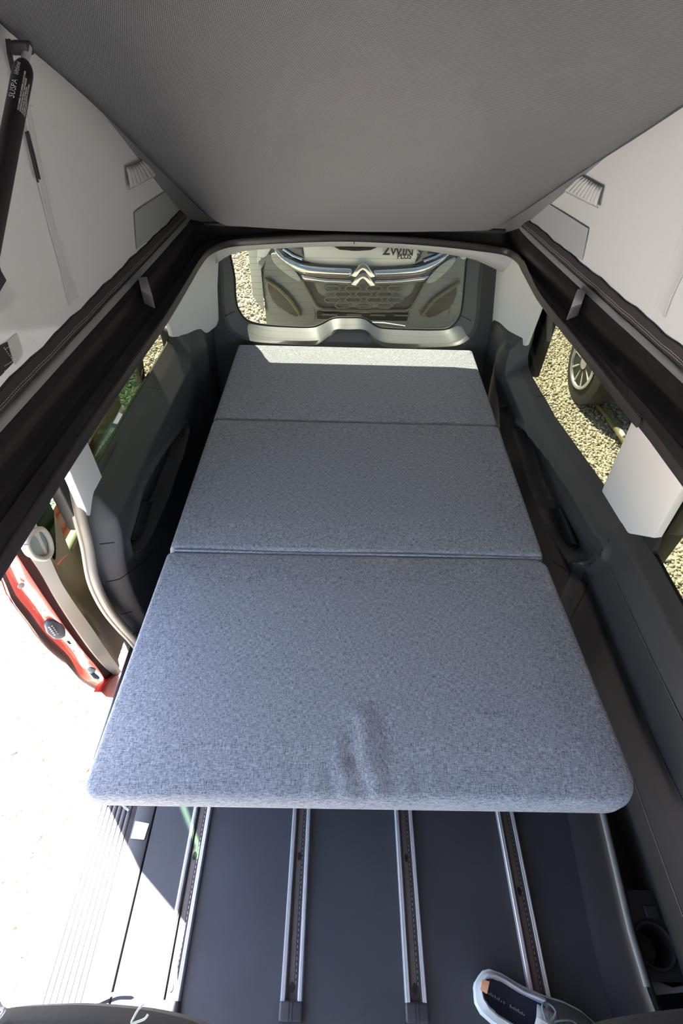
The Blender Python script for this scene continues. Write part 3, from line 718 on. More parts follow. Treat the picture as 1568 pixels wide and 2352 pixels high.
# fittings on the edge: latch, plugs, striker, contact block
def edge_pt(u, v): # intersect with edge surface roughly
    return at(u, v, x=-.90)
def disc(name, c, r, mat, nrm, th, par):
    nrm = Vector(nrm).normalized(); a = nrm.orthogonal().normalized(); b = nrm.cross(a)
    return plate(name, [c+(a*math.cos(q)+b*math.sin(q))*r for q in [2*math.pi*i/20 for i in range(20)]], nrm*th, mat, par, .0015)
EN = Vector((.75, -.62, .1)).normalized()
capm = pbr('pale plug', (.26, .20, .18), .6)
for u, v in ((46, 1343), (171, 1490)): disc('blanking_plug', edge_pt(u, v)+EN*.004, .0085, capm, EN, .004, sd)
L0 = edge_pt(122, 1440)
q_ = EN.to_track_quat('Z', 'Y').to_matrix()
def eb(name, px, th, mat, off=.006, bev=.002):
    pts = [atp(u, v, L0+EN*off, EN) for u, v in px]; return plate(name, pts, EN*th, mat, sd, bev)
lat = eb('latch_block', [(98, 1432), (104, 1421), (118, 1420), (138, 1428), (146, 1444), (146, 1456), (132, 1464), (120, 1463), (104, 1450)], .016, pbr('grey latch', (.10, .10, .12), .5), .004, .005)
for k in range(5): disc('contact', atp(113+k*3.2, 1440+k*4.2, L0+EN*.022, EN), .0030, M['clip'], EN, .003, sd)
for k in range(5): disc('contact', atp(120+k*3.2, 1437+k*4.2, L0+EN*.022, EN), .0030, pbr('brass', (.5, .45, .35), .3, metal=.8), EN, .003, sd)
eb('latch_recess', [(104, 1418), (108, 1408), (118, 1409), (132, 1424), (146, 1443), (138, 1436), (120, 1421)], .002, M['red'], .003)
eb('striker_bar', [(95, 1388), (101, 1385), (102, 1398), (96, 1400)], .012, M['cargrey'])
eb('striker_bar', [(89, 1386), (99, 1379), (108, 1387), (98, 1385)], .014, M['cargrey'])
disc('striker_ring', atp(96, 1401, L0+EN*.006, EN), .007, M['clip'], EN, .004, sd)
eb('slot', [(152, 1472), (159, 1472), (164, 1479), (158, 1479)], .002, M['seam'], .004, 0)
eb('lower_catch', [(198, 1538), (205, 1530), (217, 1533), (214, 1540), (206, 1544)], .012, M['cargrey'])
eb('lower_catch', [(203, 1545), (213, 1541), (224, 1550), (222, 1556), (210, 1554)], .016, pbr('steel', (.2, .24, .3), .3, metal=.8))
# lower guide arm bracket
gb = [at(u, v, x=-.85) for u, v in [(243, 1572), (255, 1560), (268, 1550), (277, 1552), (276, 1585), (262, 1605), (245, 1602), (232, 1590)]]
plate('guide_bracket', gb, (-.03, .0, 0), M['red'], sd, .006)

# ================================================================== THINGS
# ---- folding mattress
mt = empty('folding_mattress', (0, .34, .40), label='grey melange fabric mattress folded out in three sections across the van', cat='mattress')
def cushion(name, x0a, x1a, x0b, x1b, y0, y1, ztop, th, rc, wr_fn=None):
    """front edge x0a..x1a at y0, rear x0b..x1b at y1; rc = corner radii (fl, fr, rl, rr)"""
    nx, ny = 110, 80; r = .016; Wd = 1.16; D = y1-y0
    def sp(n):
        t = np.linspace(0, 1, n); k = .5-.5*np.cos(np.pi*t); return .55*k+.45*t
    gx = sp(nx)*Wd; gy = sp(ny)*D; X, Y = np.meshgrid(gx, gy, indexing='ij')
    d = np.minimum(np.minimum(X, Wd-X), np.minimum(Y, D-Y))
    for (cx, cy, R, sx, sy) in ((0, 0, rc[0], 1, 1), (Wd, 0, rc[1], -1, 1), (0, D, rc[2], 1, -1), (Wd, D, rc[3], -1, -1)):
        ax = (X-cx)*sx; ay = (Y-cy)*sy; m = (ax < R) & (ay < R); dx = R-ax; dy = R-ay; h = np.hypot(dx, dy); mx = np.maximum(dx, dy)
        # square -> disc mapping inside corner
        k = np.where(h > 1e-9, mx/np.maximum(h, 1e-9), 1); nxp = R-dx*k; nyp = R-dy*k
        X = np.where(m, cx+sx*nxp, X); Y = np.where(m, cy+sy*nyp, Y); d = np.where(m, R-mx, d)
    dd = np.clip(d, 0, r); z = -r+np.sqrt(np.maximum(r*r-(r-dd)**2, 0))
    z = z + .006*np.clip(d/.12, 0, 1)
    s = X/Wd; t = Y/D
    xw = (x0a*(1-t)+x0b*t)*(1-s)+(x1a*(1-t)+x1b*t)*s; yw = y0+Y
    if wr_fn is not None: z = z+wr_fn(xw, yw)*np.clip(d/.01, 0, 1)
    V = np.stack([xw, yw, ztop-.003+z], -1); vs = V.reshape(-1, 3).tolist(); fs = []
    idx = lambda i, j: i*ny+j
    for i in range(nx-1):
        for j in range(ny-1): fs.append((idx(i, j), idx(i+1, j), idx(i+1, j+1), idx(i, j+1)))
    ring = [idx(i, 0) for i in range(nx)]+[idx(nx-1, j) for j in range(1, ny)]+[idx(i, ny-1) for i in range(nx-2, -1, -1)]+[idx(0, j) for j in range(ny-2, 0, -1)]
    cxm, cym = (x0a+x1a)/2, (y0+y1)/2; prev = ring
    for (dz, ins) in ((-th*.35, -.002), (-th*.7, -.001), (-th+r, .001), (-th+r*.3, .006), (-th, .014)):
        base = len(vs)
        for k in ring:
            p = vs[k]; vx = cxm-p[0]; vy = cym-p[1]
            vs.append([p[0]+ins*np.sign(vx)*min(1, abs(vx)/.4), p[1]+ins*np.sign(vy)*min(1, abs(vy)/.2), ztop-.003+dz])
        cur = list(range(base, base+len(ring)))
        for a in range(len(ring)): b = (a+1) % len(ring); fs.append((prev[a], prev[b], cur[b], cur[a]))
        prev = cur
    fs.append(tuple(prev))
    return mesh(name, vs, fs, M['cloth'], mt, ang=60)
def wrinkle(X, Y):
    z = 0*X
    def ridge(p, q, w, a):
        nonlocal z
        p = at(*p, z=.48); q = at(*q, z=.48); e = np.array([q.x-p.x, q.y-p.y]); L = e@e
        t = np.clip(((X-p.x)*e[0]+(Y-p.y)*e[1])/L, 0, 1); dd = np.hypot(X-p.x-e[0]*t, Y-p.y-e[1]*t)
        z = z+a*np.exp(-(dd/w)**2)
    ridge((832, 1652), (842, 1775), .030, .009); ridge((808, 1668), (806, 1740), .011, -.006); ridge((878, 1655), (895, 1715), .012, -.005)
    ridge((806, 1740), (846, 1830), .011, -.005); ridge((775, 1715), (800, 1830), .012, .004); ridge((868, 1760), (872, 1835), .010, .004)
    for k, u in enumerate(range(690, 1010, 34)): ridge((u, 1765), (u+6, 1835), .009, .0022*(1 if k % 2 else -1))
    ridge((1100, 1648), (1170, 1650), .012, .0018)
    return z
cushion('mattress_section', -.604, .606, -.583, .574, .325, 1.004, .48, .085, (.030, .065, .022, .040), wrinkle)
cushion('mattress_section', -.580, .572, -.570, .572, 1.008, 1.686, .482, .085, (.014, .012, .03, .025))
cushion('mattress_section', -.571, .572, -.562, .572, 1.690, 2.305, .48, .085, (.012, .012, .02, .02))
tube('hinge_seam', [Vector((x, 1.006, .472+.002*math.sin(x*9))) for x in np.linspace(-.56, .56, 30)], .005, M['cloth'], mt, n=8)
tube('hinge_seam', [Vector((x, 1.688, .471)) for x in np.linspace(-.55, .555, 30)], .003, M['cloth'], mt, n=8)
# bed base under the mattress
bb = empty('bed_base', (0, 1.3, 0), label='black bed board on legs hidden beneath the grey mattress', cat='bed base')
box('bed_board', (-.55, .44, .360), (.55, 2.28, .388), M['black'], bb, .003)
for x in (-.50, .50):
    for y in (.75, 1.4, 2.1): box('leg', (x-.02, y-.02, .0), (x+.02, y+.02, .360), M['black'], bb, .003)

# ---- floor rails
rails = [(-.440, .020, .021, 'sunlit aluminium floor rail nearest the open door'), (-.152, .022, .021, 'aluminium floor rail second from the open door, ending in a black cap'),
         (.1435, .022, .021, 'aluminium floor rail left of the sneaker, third from the open door'), (.4405, -.05, .021, 'aluminium floor rail running under the toe of the sneaker')]
railroot = None
def rail(x, y0, lb):
    global railroot
    r = empty('floor_rail', (x, y0, 0), label=lb, cat='rail', group='seat rails on the floor')
    if railroot is None:
        railroot = r; Y1 = 2.25-y0
        for s in (-1, 1):
            pr = [(.0145, .001), (.0145, .011), (.0155, .013), (.0185, .0135), (.0192, .0125), (.0200, .0135), (.0235, .0135), (.0245, .012), (.0255, .009), (.0265, .001)]
            g = grid('rail_flange', [[(x+s*a, y0+yy, b) for a, b in pr] for yy in (.0, .6, 1.2, Y1)], M['alu'], r, smooth=False)
        pr = [(-.0145, .010), (-.0120, .010), (-.0110, .002), (-.004, .0015), (.004, .0015), (.0110, .002), (.0120, .010), (.0145, .010)]
        grid('channel', [[(x+a, y0+yy, b) for a, b in pr] for yy in (.0, Y1)], M['channel'], r, smooth=False)
        grid('channel_floor', [[(x-.0075, y0+yy, .0022), (x+.0045, y0+yy, .0022)] for yy in (.03, Y1)], M['chanlight'], r, smooth=False)
        vs = []; fs = []
        for k in range(int(Y1/.011)):
            yy = y0+.03+k*.011; n = len(vs); vs += [(x+.0075, yy, .0032), (x+.0085, yy, .0032), (x+.0085, yy+.006, .0032), (x+.0075, yy+.006, .0032)]; fs.append((n, n+1, n+2, n+3))
        tag(mesh('perforation', vs, fs, M['alu'], r, smooth=False), kind='stuff')
        for yy in (.025, .29, .6):
            plate('slot_hole', [Vector((x+.0050*math.cos(a), y0+yy+.010*math.sin(a), .0030)) for a in np.linspace(0, 2*math.pi, 16, endpoint=False)], (0, 0, .0004), M['seam'], r)
        box('end_cap', (x-.0275, y0-.036, 0), (x+.0275, y0+.002, .0155), M['cap'], r, .006, 3)
        for dx in (-.004, .004): box('cap_groove', (x+dx-.0006, y0-.034, .0135), (x+dx+.0006, y0, .0160), M['seam'], r)
    else:
        for ch in railroot.children:
            c = ch.copy(); COL.objects.link(c); c.parent = r
for x, y0, _, lb in rails: rail(x, y0, lb)

# ---- white card on the sill, plug pin
cp = [at(u, v, z=.004) for u, v in [(311, 1886), (343, 1892), (331, 1929), (300, 1926)]]
cdp = plate('card', cp, (0, 0, .0025), M['tagw'], None, .0006)
tag(cdp, 'small white card lying on the sill ribs by the open door', 'card')
pn = empty('cable_plug', at(285, 1855, z=.0), label='short grey plug end poking out from under the mattress corner', cat='plug')
tube('plug_body', [at(282, 1848, z=.01), at(292, 1858, z=.01)], .0045, M['cargrey'], pn, n=12)
tube('plug_tip', [at(292, 1858, z=.01), at(296, 1862, z=.01)], .0035, M['clip'], pn, n=12)

# ---- gas strut
gt = at(57, 142, x=-.462); gb_ = at(-30, 600, x=-.47)
gs = empty('gas_strut', gb_, label='black gas strut with white printed label at the upper left', cat='gas strut')
ax = (gt-gb_).normalized(); Lg = (gt-gb_).length; RG = .0112
tube('cylinder', [gb_, gt-ax*.016, gt-ax*.010, gt-ax*.004, gt], [RG, RG, RG*.93, RG*.72, RG*.45], pbr('black gloss tube', (.010, .008, .010), .35), gs, n=32)
tube('ball_joint', [gt-ax*.002, gt+ax*.022], .005, M['clip'], gs, n=12)
box('joint_bracket', gt+ax*.012+Vector((-.018, -.004, -.002)), gt+ax*.022+Vector((.004, .008, .006)), M['channel'], gs, .003)
tube('piston_rod', [gb_-ax*.12, gb_], .005, M['clip'], gs, n=12)
def strut_text(txt, s, th, size, along, name='printing', shear=0):
    cu = bpy.data.curves.new('t', 'FONT'); cu.body = txt; cu.size = size; cu.shear = shear; cu.resolution_u = 2
    ob = bpy.data.objects.new('t', cu); me = bpy.data.meshes.new_from_object(ob); bpy.data.objects.remove(ob)
    view = (CAM-(gb_+ax*s)).normalized(); a = (view-ax*view.dot(ax)).normalized(); b = a.cross(ax)
    for v in me.vertices:
        u = v.co.x*along; q = v.co.y/RG+th   # text runs along the tube, height wraps round
        p = gb_+ax*(s+u)+(a*math.cos(q)+b*math.sin(q))*(RG+.0004); v.co = p
    me.materials.clear(); me.materials.append(M['tagw']); return link(name, me, gs)
sA = (at(35, 240, x=-.463)-gb_).dot(ax)
strut_text('SUSPA', sA, .30, .0095, 1, 'logo_print', .3); strut_text('liftline', sA+.033, .34, .0075, 1, 'logo_print', .3)
for k in range(5):
    strut_text(['NICHT WERFEN  NICHT OEFFNEN  DO NOT OPEN', 'GASFEDER HOHER DRUCK  HIGH PRESSURE', 'NE PAS OUVRIR  HAUTE PRESSION', 'NO ABRIR  ALTA PRESION  NON APRIRE', 'MADE IN GERMANY'][k], sA-.012, -.25-.2*k, .0024, 1, 'small_print')

# ---- front seats (only their near edges reach the frame)
def seat(name, px, z, lb, loop=False):
    s = empty(name, at(*px[len(px)//2], z=z), label=lb, cat='seat')
    E_ = catmull([at(u, v, z=z) for u, v in px], 4); P = []
    for p in E_: P.append([p+Vector((0, .0, -.14)), p+Vector((0, .004, -.05)), p+Vector((0, .002, -.012)), p+Vector((0, -.010, 0)), p+Vector((0, -.05, .006)), p+Vector((0, -.22, .002)), p+Vector((0, -.23, -.14))])
    grid('seat_back', P, M['seat'], s, thick=.006)
    tube('piping', [p+Vector((0, -.022, .004)) for p in E_], .0016, M['strip'], s, n=6)
    return s, E_
s1, E1 = seat('front_seat', [(-60, 2350), (5, 2332), (90, 2326), (180, 2324), (280, 2331), (350, 2340), (430, 2360), (500, 2390)], .62, 'dark cloth front seat back reaching into the bottom left corner')
tube('thread_loop', catmull([at(u, v, z=.632) for u, v in [(330, 2306), (318, 2318), (308, 2335), (302, 2350), (318, 2346), (332, 2340), (340, 2330)]], 5), .0016, M['thread'], s1, n=6)
tube('hook', catmull([at(u, v, z=.635) for u, v in [(-6, 2300), (2, 2315), (10, 2320), (4, 2330), (-4, 2340)]], 4), .003, M['clip'], s1, n=8)
s2, E2 = seat('front_seat', [(1340, 2420), (1375, 2388), (1425, 2364), (1480, 2349), (1560, 2337), (1660, 2327)], .34, 'dark front seat base reaching into the bottom right corner')

# ---- sneaker
sh = empty('sneaker', at(1180, 2290, z=.0), label='grey lace-up sneaker with white sole and tan heel tab on the van floor', cat='shoe')
heel = at(1090, 2262, z=.02); dirn = Vector((1, -.47, 0)).normalized(); wid = Vector((-dirn.y, dirn.x, 0)); SL = .30
def sp_(s, w, z): return heel+dirn*(s*SL)+wid*w+Vector((0, 0, z-.02))
ss = np.array([0, .03, .08, .18, .32, .5, .65, .78, .88, .95, .985, 1.0])
hw = np.array([.005, .028, .039, .044, .043, .046, .054, .055, .047, .032, .017, .003])
cw = np.array([0, 0, 0, 0, .0, .002, .004, .005, .006, .006, .006, .006])
S = np.linspace(0, 1, 44)**1.0; S = .5-.5*np.cos(np.pi*S)
def hwf(s): return float(np.interp(s, ss, hw))
def cwf(s): return float(np.interp(s, ss, cw))
def ringsh(k, z, out=0.0):
    a = [sp_(s, cwf(s)+hwf(s)*k+out*(1 if hwf(s) > .01 else .3), z(s)) for s in S]; b = [sp_(s, cwf(s)-hwf(s)*k-out*(1 if hwf(s) > .01 else .3), z(s)) for s in S[::-1]]
    return a+b[1:-1]
so_ = lambda z0: (lambda s: z0+.012*max(0, s-.8)/.2)
rows = [ringsh(.9, so_(.001)), ringsh(1.0, so_(.006), .002), ringsh(1.05, so_(.018), .003), ringsh(1.02, so_(.028), .002), ringsh(.93, so_(.031))]
Pm = list(map(list, zip(*rows))); Pm.append(Pm[0]); grid('sole', Pm, M['soleW'], sh)
rp_ = ringsh(.93, so_(.006)); mesh('outsole', rp_, [tuple(range(len(rp_)))], M['soleW'], sh)
# upper: collar (open) over the back 46 %, vamp over the front
op = .47
def toph(s): return float(np.interp(s, [0, .05, .2, .35, .47, .6, .75, .9, 1], [.085, .088, .072, .066, .082, .078, .064, .052, .035]))
rows = []
for s in S[S > op]:
    r = []; h = toph(s)
    for a in np.linspace(0, math.pi, 17):
        r.append(sp_(s, cwf(s)+hwf(s)*.97*math.cos(a), .028+(h-.028)*max(0, math.sin(a))**.75+.0018*math.sin(s*70+3*math.cos(a))*math.sin(a)))
    rows.append(r)
vamp = grid('vamp', rows, M['knit'], sh, thick=.002)
def collar(kt, kb):  # ring around the opening
    return None
Sb = [s for s in S if s <= op+.03]
path = [(s, 1) for s in Sb[::-1]]+[(s, -1) for s in Sb[1:]]
rows = []
for s, sg in path:
    h = toph(s)*.92; b = hwf(s)
    e = .006
    rows.append([sp_(s, cwf(s)+sg*b*.99, .026), sp_(s, cwf(s)+sg*b*.97, h*.6), sp_(s+e*(s < .1), cwf(s)+sg*b*.86, h*.95), sp_(s+e*(s < .1)*2, cwf(s)+sg*b*.78, h), sp_(s+.02*(s < .15), cwf(s)+sg*b*.70, h*.96), sp_(s+.03*(s < .15), cwf(s)+sg*b*.70, .03)])
grid('collar', rows, M['knitl'], sh)
rp_ = [sp_(max(s, .03), cwf(s)+hwf(s)*.75, .032) for s in Sb]+[sp_(.62, .025, .034), sp_(.62, -.02, .034)]+[sp_(max(s, .03), cwf(s)-hwf(s)*.75, .032) for s in Sb[::-1]]
mesh('insole', rp_, [tuple(range(len(rp_)))], M['insole'], sh)
# insole print: two small lines of illegible lettering
vs = []; fs = []
for k, (a, b) in enumerate([(.10, .008), (.115, .013), (.13, .010), (.148, .012), (.165, .008), (.18, .013), (.20, .007), (.22, .010), (.27, .013), (.285, .008), (.30, .012), (.315, .009), (.33, .013), (.345, .008), (.36, .011), (.375, .007)]):
    n = len(vs); vs += [sp_(a, -.004, .0335), sp_(a+.010, -.004, .0335), sp_(a+.010, -.004+b*.45, .0335), sp_(a, -.004+b*.45, .0335)]; fs.append((n, n+1, n+2, n+3))
tag(mesh('insole_print', vs, fs, M['greystitch'], sh, smooth=False), kind='stuff')
ht = [sp_(.010, .010, .078), sp_(.010, -.010, .078), sp_(.055, -.012, .090), sp_(.055, .012, .090)]
plate('heel_tab', ht, (0, 0, .003), M['tan'], sh, .001)
for k in range(4):
    s = .50+.045*k; h = toph(s)+.004
    tube('lace', catmull([sp_(s, -.026, h-.012), sp_(s+.008, -.010, h), sp_(s+.016, .012, h), sp_(s+.020, .030, h-.012)], 4), .0022, M['lace'], sh, n=8, flat=.6)
    tube('lace', catmull([sp_(s, .030, h-.012), sp_(s+.008, .012, h+.002), sp_(s+.016, -.010, h+.002), sp_(s+.020, -.026, h-.012)], 4), .0022, M['lace'], sh, n=8, flat=.6)
for sg, L in ((1, .034), (-1, .040)):
    b0 = sp_(.50, 0, toph(.5)+.006)
    tube('lace_bow', catmull([b0, b0+wid*sg*L*.6-dirn*.018+Vector((0, 0, .010)), b0+wid*sg*L-dirn*.006, b0+wid*sg*L*.8+dirn*.014, b0+dirn*.004], 5), .0023, M['lace'], sh, n=8)
    tube('lace_end', catmull([b0, b0+wid*sg*.02+dirn*.03, b0+wid*sg*.03+dirn*.055-Vector((0, 0, .008)), b0+wid*sg*.022+dirn*.075-Vector((0, 0, .014))], 5), .0020, M['lace'], sh, n=8)
grid('tongue', [[sp_(s, w*.022, toph(.5)*.98+.010*(1-abs(w))-.02*(.5-s)) for w in (-1, -.5, 0, .5, 1)] for s in (.42, .46, .50, .56)], M['knitl'], sh, thick=.003)

# ================================================================== OUTSIDE VEHICLES
# white motor caravan parked nose-on behind the tailgate
YF = 4.25
pv = empty('motor_caravan', (.05, YF, -.62), label='white motor caravan with grey bumper and chrome badge bar parked behind the rear window', cat='van')
def fp(u, v, off=0):
    y = YF
    for _ in range(6):
        p = at(u, v, y=y); x = p.x-.09; y = YF+.16*x*x+.30*max(0, abs(x)-.45)**1.5-off
    return at(u, v, y=y)
def fpl(name, px, off, th, m, bev=.004, k=0):
    pts = px
    if k: pts = [tuple(p)[:2] for p in catmull([(a, b, 0) for a, b in px], k, True)]
    q = [fp(u, v, off) for u, v in pts]
    return plate(name, q, (0, th, 0), m, pv, bev)
def band(name, top, bot, off, bulge, m, n=40, thick=.02):
    a = resample(catmull([(u, v, 0) for u, v in top], 4), n); b = resample(catmull([(u, v, 0) for u, v in bot], 4), n); P = []
    for p, q in zip(a, b):
        row = []
        for t in np.linspace(0, 1, 9):
            r = p.lerp(q, t); row.append(fp(r.x, r.y, off+bulge*math.sin(math.pi*t)))
        P.append(row)
    return grid(name, P, m, pv, thick=thick)
band('bumper', [(596, 560), (690, 560), (830, 560), (960, 560), (1072, 560)], [(612, 748), (690, 775), (830, 790), (960, 785), (1052, 765)], 0, .06, M['cargrey'])
band('bonnet', [(690, 520), (830, 515), (980, 525)], [(700, 598), (740, 607), (830, 611), (900, 611), (952, 606)], .065, .02, M['carwhite'])
for sg, pts in ((-1, [(592, 560), (590, 600), (598, 620), (602, 625), (606, 605), (612, 588), (622, 572), (640, 560)]), (1, [(1076, 560), (1074, 620), (1069, 650), (1066, 648), (1066, 625), (1062, 600), (1050, 585), (1040, 560)])):
    fpl('wing', pts, .03, .04, M['carwhite'])
fpl('headlamp', [(632, 565), (660, 588), (690, 603), (712, 607), (700, 580), (692, 560), (640, 548)], .06, .03, M['lens'])
fpl('headlamp', [(1035, 572), (1000, 592), (965, 606), (948, 610), (962, 588), (972, 565), (1030, 555)], .06, .03, M['lens'])
for pts in ([(650, 572), (672, 587), (694, 596)], [(1022, 578), (1000, 590), (972, 600)]):
    tube('lamp_chrome', [fp(u, v, .072) for u, v in pts], .012, M['chrome'], pv, n=8)
# grey shoulders and dark corners
fpl('bumper_corner', [(612, 590), (624, 588), (650, 618), (688, 642), (700, 668), (720, 705), (722, 735), (690, 748), (640, 742), (618, 712), (604, 650)], .055, .02, M['cargrey'], k=2)
fpl('bumper_corner', [(1058, 592), (1040, 600), (1010, 628), (978, 648), (958, 680), (938, 712), (940, 745), (1010, 752), (1040, 735), (1056, 700), (1064, 650)], .055, .02, M['cargrey'], k=2)
fpl('shoulder', [(622, 584), (640, 586), (668, 612), (690, 640), (684, 646), (655, 628), (630, 606)], .075, .02, M['cargrey2'], k=2)
fpl('shoulder', [(1046, 592), (1022, 602), (996, 624), (978, 648), (992, 650), (1015, 634), (1040, 608)], .075, .02, M['cargrey2'], k=2)
fpl('fog_recess', [(614, 650), (640, 655), (668, 680), (690, 715), (680, 728), (650, 712), (625, 690)], .08, .01, M['cardark'], k=2)
fpl('fog_recess', [(1050, 660), (1025, 665), (1000, 685), (978, 715), (985, 730), (1015, 718), (1040, 698)], .08, .01, M['cardark'], k=2)
bro = pbr('olive crease', (.20, .16, .07), .6)
for pts in ([(608, 640), (640, 662), (668, 690), (690, 725)], [(1056, 648), (1020, 672), (995, 690), (968, 725)]):
    tube('crease', [fp(u, v, .088) for u, v in pts], .016, bro, pv, n=8)
# grille
fpl('grille', [(692, 640), (980, 642), (972, 655), (942, 706), (930, 712), (740, 708), (726, 700)], .07, .01, M['cardark'])
hexm = pbr('grille mesh', (.22, .19, .14), .5)
for r in range(4):
    v = 662+r*13.0; hwid = 122-r*13
    n = 5 if r % 2 else 4
    for k in range(n):
        u = 835+(k-(n-1)/2)*48
        if abs(u-835) > hwid-14: continue
        hx = [(u-19, v), (u-12, v-6), (u+12, v-6), (u+19, v), (u+12, v+6), (u-12, v+6), (u-19, v)]
        tube('grille_cell', [fp(a, b, .085) for a, b in hx], .008, hexm, pv, n=6)
tube('grille_frame', [fp(a, b, .088) for a, b in [(694, 645), (726, 703), (742, 712), (930, 714), (946, 707), (978, 648)]], .010, hexm, pv, n=6)
fpl('lower_intake', [(727, 716), (938, 720), (934, 738), (728, 733)], .072, .01, M['black'])
for k in range(4): tube('intake_bar', [fp(740+k*55, 722+k*.6, .085), fp(775+k*55, 723+k*.6, .085)], .008, hexm, pv, n=6)
# chrome bar and double chevron
band('chrome_bar', [(622, 560), (645, 585), (690, 607), (740, 615), (808, 618)], [(640, 590), (668, 612), (700, 629), (745, 633), (808, 636)], .085, .03, M['chrome'], 24, .01)
band('chrome_bar', [(858, 619), (905, 617), (960, 612), (1010, 592), (1038, 573)], [(858, 638), (915, 637), (965, 633), (1000, 614), (1022, 597)], .085, .03, M['chrome'], 24, .01)
band('chrome_bar', [(692, 630), (745, 638), (806, 641)], [(697, 646), (745, 652), (808, 655)], .085, .025, M['chrome'], 20, .01)
band('chrome_bar', [(860, 642), (920, 640), (985, 632)], [(858, 655), (920, 653), (972, 648)], .085, .025, M['chrome'], 20, .01)
slit = pbr('painted orange reflection', (.45, .26, .14), .4, metal=.6)  # orange reflection between the chrome bars, painted as colour
tube('gap_reflection', [fp(700, 631, .118), fp(750, 636, .122), fp(800, 638, .122)], .006, slit, pv, n=6)
tube('gap_reflection', [fp(866, 639, .122), fp(920, 638, .122), fp(968, 634, .118)], .006, slit, pv, n=6)
for dv in (0, 20):
    fpl('chevron', [(806, 634+dv), (824, 611+dv), (834, 606+dv), (844, 611+dv), (862, 636+dv), (850, 639+dv), (838, 623+dv), (833, 620+dv), (828, 623+dv), (818, 638+dv)], .135, .03, M['chrome'], .006)
fpl('bonnet_slot', [(765, 566), (865, 569), (850, 575), (815, 577), (780, 574)], .105, .02, M['black'])
def ftext(txt, u, v, size, th=.006):
    cu = bpy.data.curves.new('t', 'FONT'); cu.body = txt; cu.size = size; cu.offset = th*.25
    ob = bpy.data.objects.new('t', cu); me = bpy.data.meshes.new_from_object(ob); bpy.data.objects.remove(ob)
    o0 = fp(u, v, .108)
    for vt in me.vertices:
        c = vt.co.copy(); x = o0.x+c.x; vt.co = Vector((x, o0.y+.16*((x-.09)**2-(o0.x-.09)**2)+.02*0, o0.z+c.y-c.x*.02))
    me.materials.clear(); me.materials.append(pbr('letter '+txt, (.04, .04, .045), .6)); link('lettering', me, pv)
ftext('2', 877, 585, .125); ftext('WIN S', 895, 586, .088); ftext('PLUS', 911, 594, .052)
# cab above and sides
P = []
for (y, zt, hwx) in ((YF+.10, .22, .80), (YF+.45, .45, .95), (YF+.95, .62, 1.0), (YF+1.5, 1.35, .98), (YF+1.9, 1.72, .95), (YF+4, 1.95, .95)):
    P.append([(.07-hwx, y, -.3), (.07-hwx, y, zt-.15), (.07-hwx*.9, y, zt-.03), (.07, y, zt+.02), (.07+hwx*.9, y, zt-.03), (.07+hwx, y, zt-.15), (.07+hwx, y, -.3)])
grid('cab_body', P, M['cargrey'], pv)
plate('windscreen', [Vector((.07+s*a, y, z)) for s, a, y, z in ((-1, .8, YF+.98, .70), (1, .8, YF+.98, .70), (1, .78, YF+1.5, 1.36), (-1, .78, YF+1.5, 1.36))], (0, -.01, .01), M['lens'], pv)
for sx in (-1, 1):
    tube('tyre', [(.07+sx*.78-.11, YF+.95, -.248), (.07+sx*.78-.09, YF+.95, -.248), (.07+sx*.78+.09, YF+.95, -.248), (.07+sx*.78+.11, YF+.95, -.248)], [.30, .335, .335, .30], M['tyre'], pv, n=32)

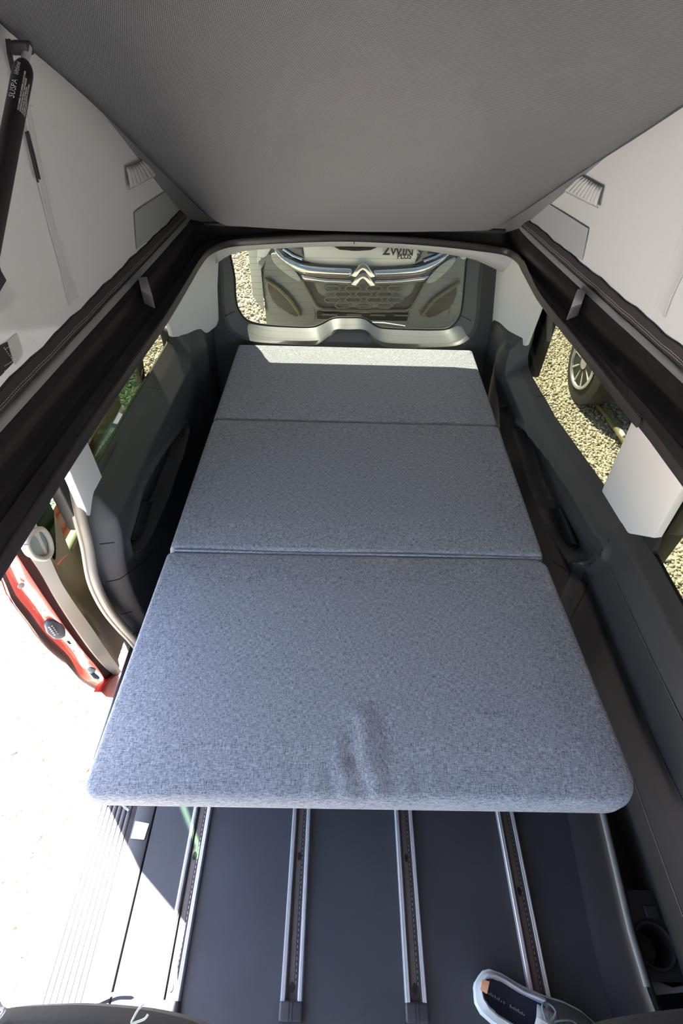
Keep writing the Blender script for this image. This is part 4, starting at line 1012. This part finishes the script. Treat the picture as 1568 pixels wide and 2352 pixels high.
# dark car parked on the right
pc = empty('parked_car', (2.3, 3.3, -.62), label='dark car with silver rimmed wheel parked beside the van, seen through the right window', cat='car')
P = []
for y, k in ((1.75, .0), (1.9, 1), (2.6, 1), (3.2, 1), (4.1, 1), (4.5, .9), (4.75, .5)):
    o = .10*(1-k)
    P.append([(2.06+o, y, -.36), (2.00+o, y, -.28), (1.99+o, y, -.05), (2.02+o, y, .12*max(k, .4)), (2.12+o, y, .24*max(k, .4)), (2.6, y, .30*max(k, .4)), (3.6, y, .30*max(k, .4))])
grid('body_shell', P, M['cargreen'], pc, thick=.01)
P = [[(2.08, y, .20), (2.20, y+dy, .62), (2.9, y+dy, .72)] for y, dy in ((1.5, 0), (2.2, 0), (3.0, 0), (3.7, -.45))]
grid('cabin_glass', P, M['lens'], pc)
tube('sill_strip', [at(1358, 912, x=1.97), at(1395, 955, x=1.97), at(1437, 1018, x=1.97)], .022, pbr('olive sill', (.16, .14, .07), .6), pc, n=10)
wc = Vector((1.90, 3.60, -.284))
tube('tyre', [wc+Vector((-.09, 0, 0)), wc+Vector((-.075, 0, 0)), wc+Vector((.08, 0, 0)), wc+Vector((.1, 0, 0))], [.27, .315, .315, .28], M['tyre'], pc, n=40)
rim = [[Vector((wc.x-.094+dx, wc.y+r*math.cos(a), wc.z+r*math.sin(a))) for dx, r in ((.0, .205), (-.012, .20), (-.010, .185), (.03, .17), (.035, .06), (.0, .05), (-.002, .001))] for a in np.linspace(0, 2*math.pi, 41)]
grid('wheel_rim', rim, M['clip'], pc)
for k in range(9):
    a = 2*math.pi*k/9; d = Vector((0, math.cos(a), math.sin(a)))
    tube('spoke', [wc+Vector((-.075, 0, 0))+d*.05, wc+Vector((-.09, 0, 0))+d*.19], [.014, .010], M['cargrey2'], pc, n=8)
tube('hub', [wc+Vector((-.04, 0, 0)), wc+Vector((-.085, 0, 0)), wc+Vector((-.092, 0, 0))], [.062, .06, .04], M['cargrey2'], pc, n=20)
fm = at(1428, 998, x=1.965); box('reflector', fm-Vector((.01, .035, .02)), fm+Vector((.01, .035, .02)), M['carwhite'], pc, .006)

st = tube('loose_strap', catmull([at(u, v, z=.012) for u, v in [(200, 2309), (225, 2298), (250, 2287), (270, 2281), (302, 2281)]], 4), [.001]+[.0035]*15+[.001], M['greystitch'], None, n=8, flat=.3)
tag(st, 'thin curved strap end lying on the sunlit sill by the left seat', 'strap')
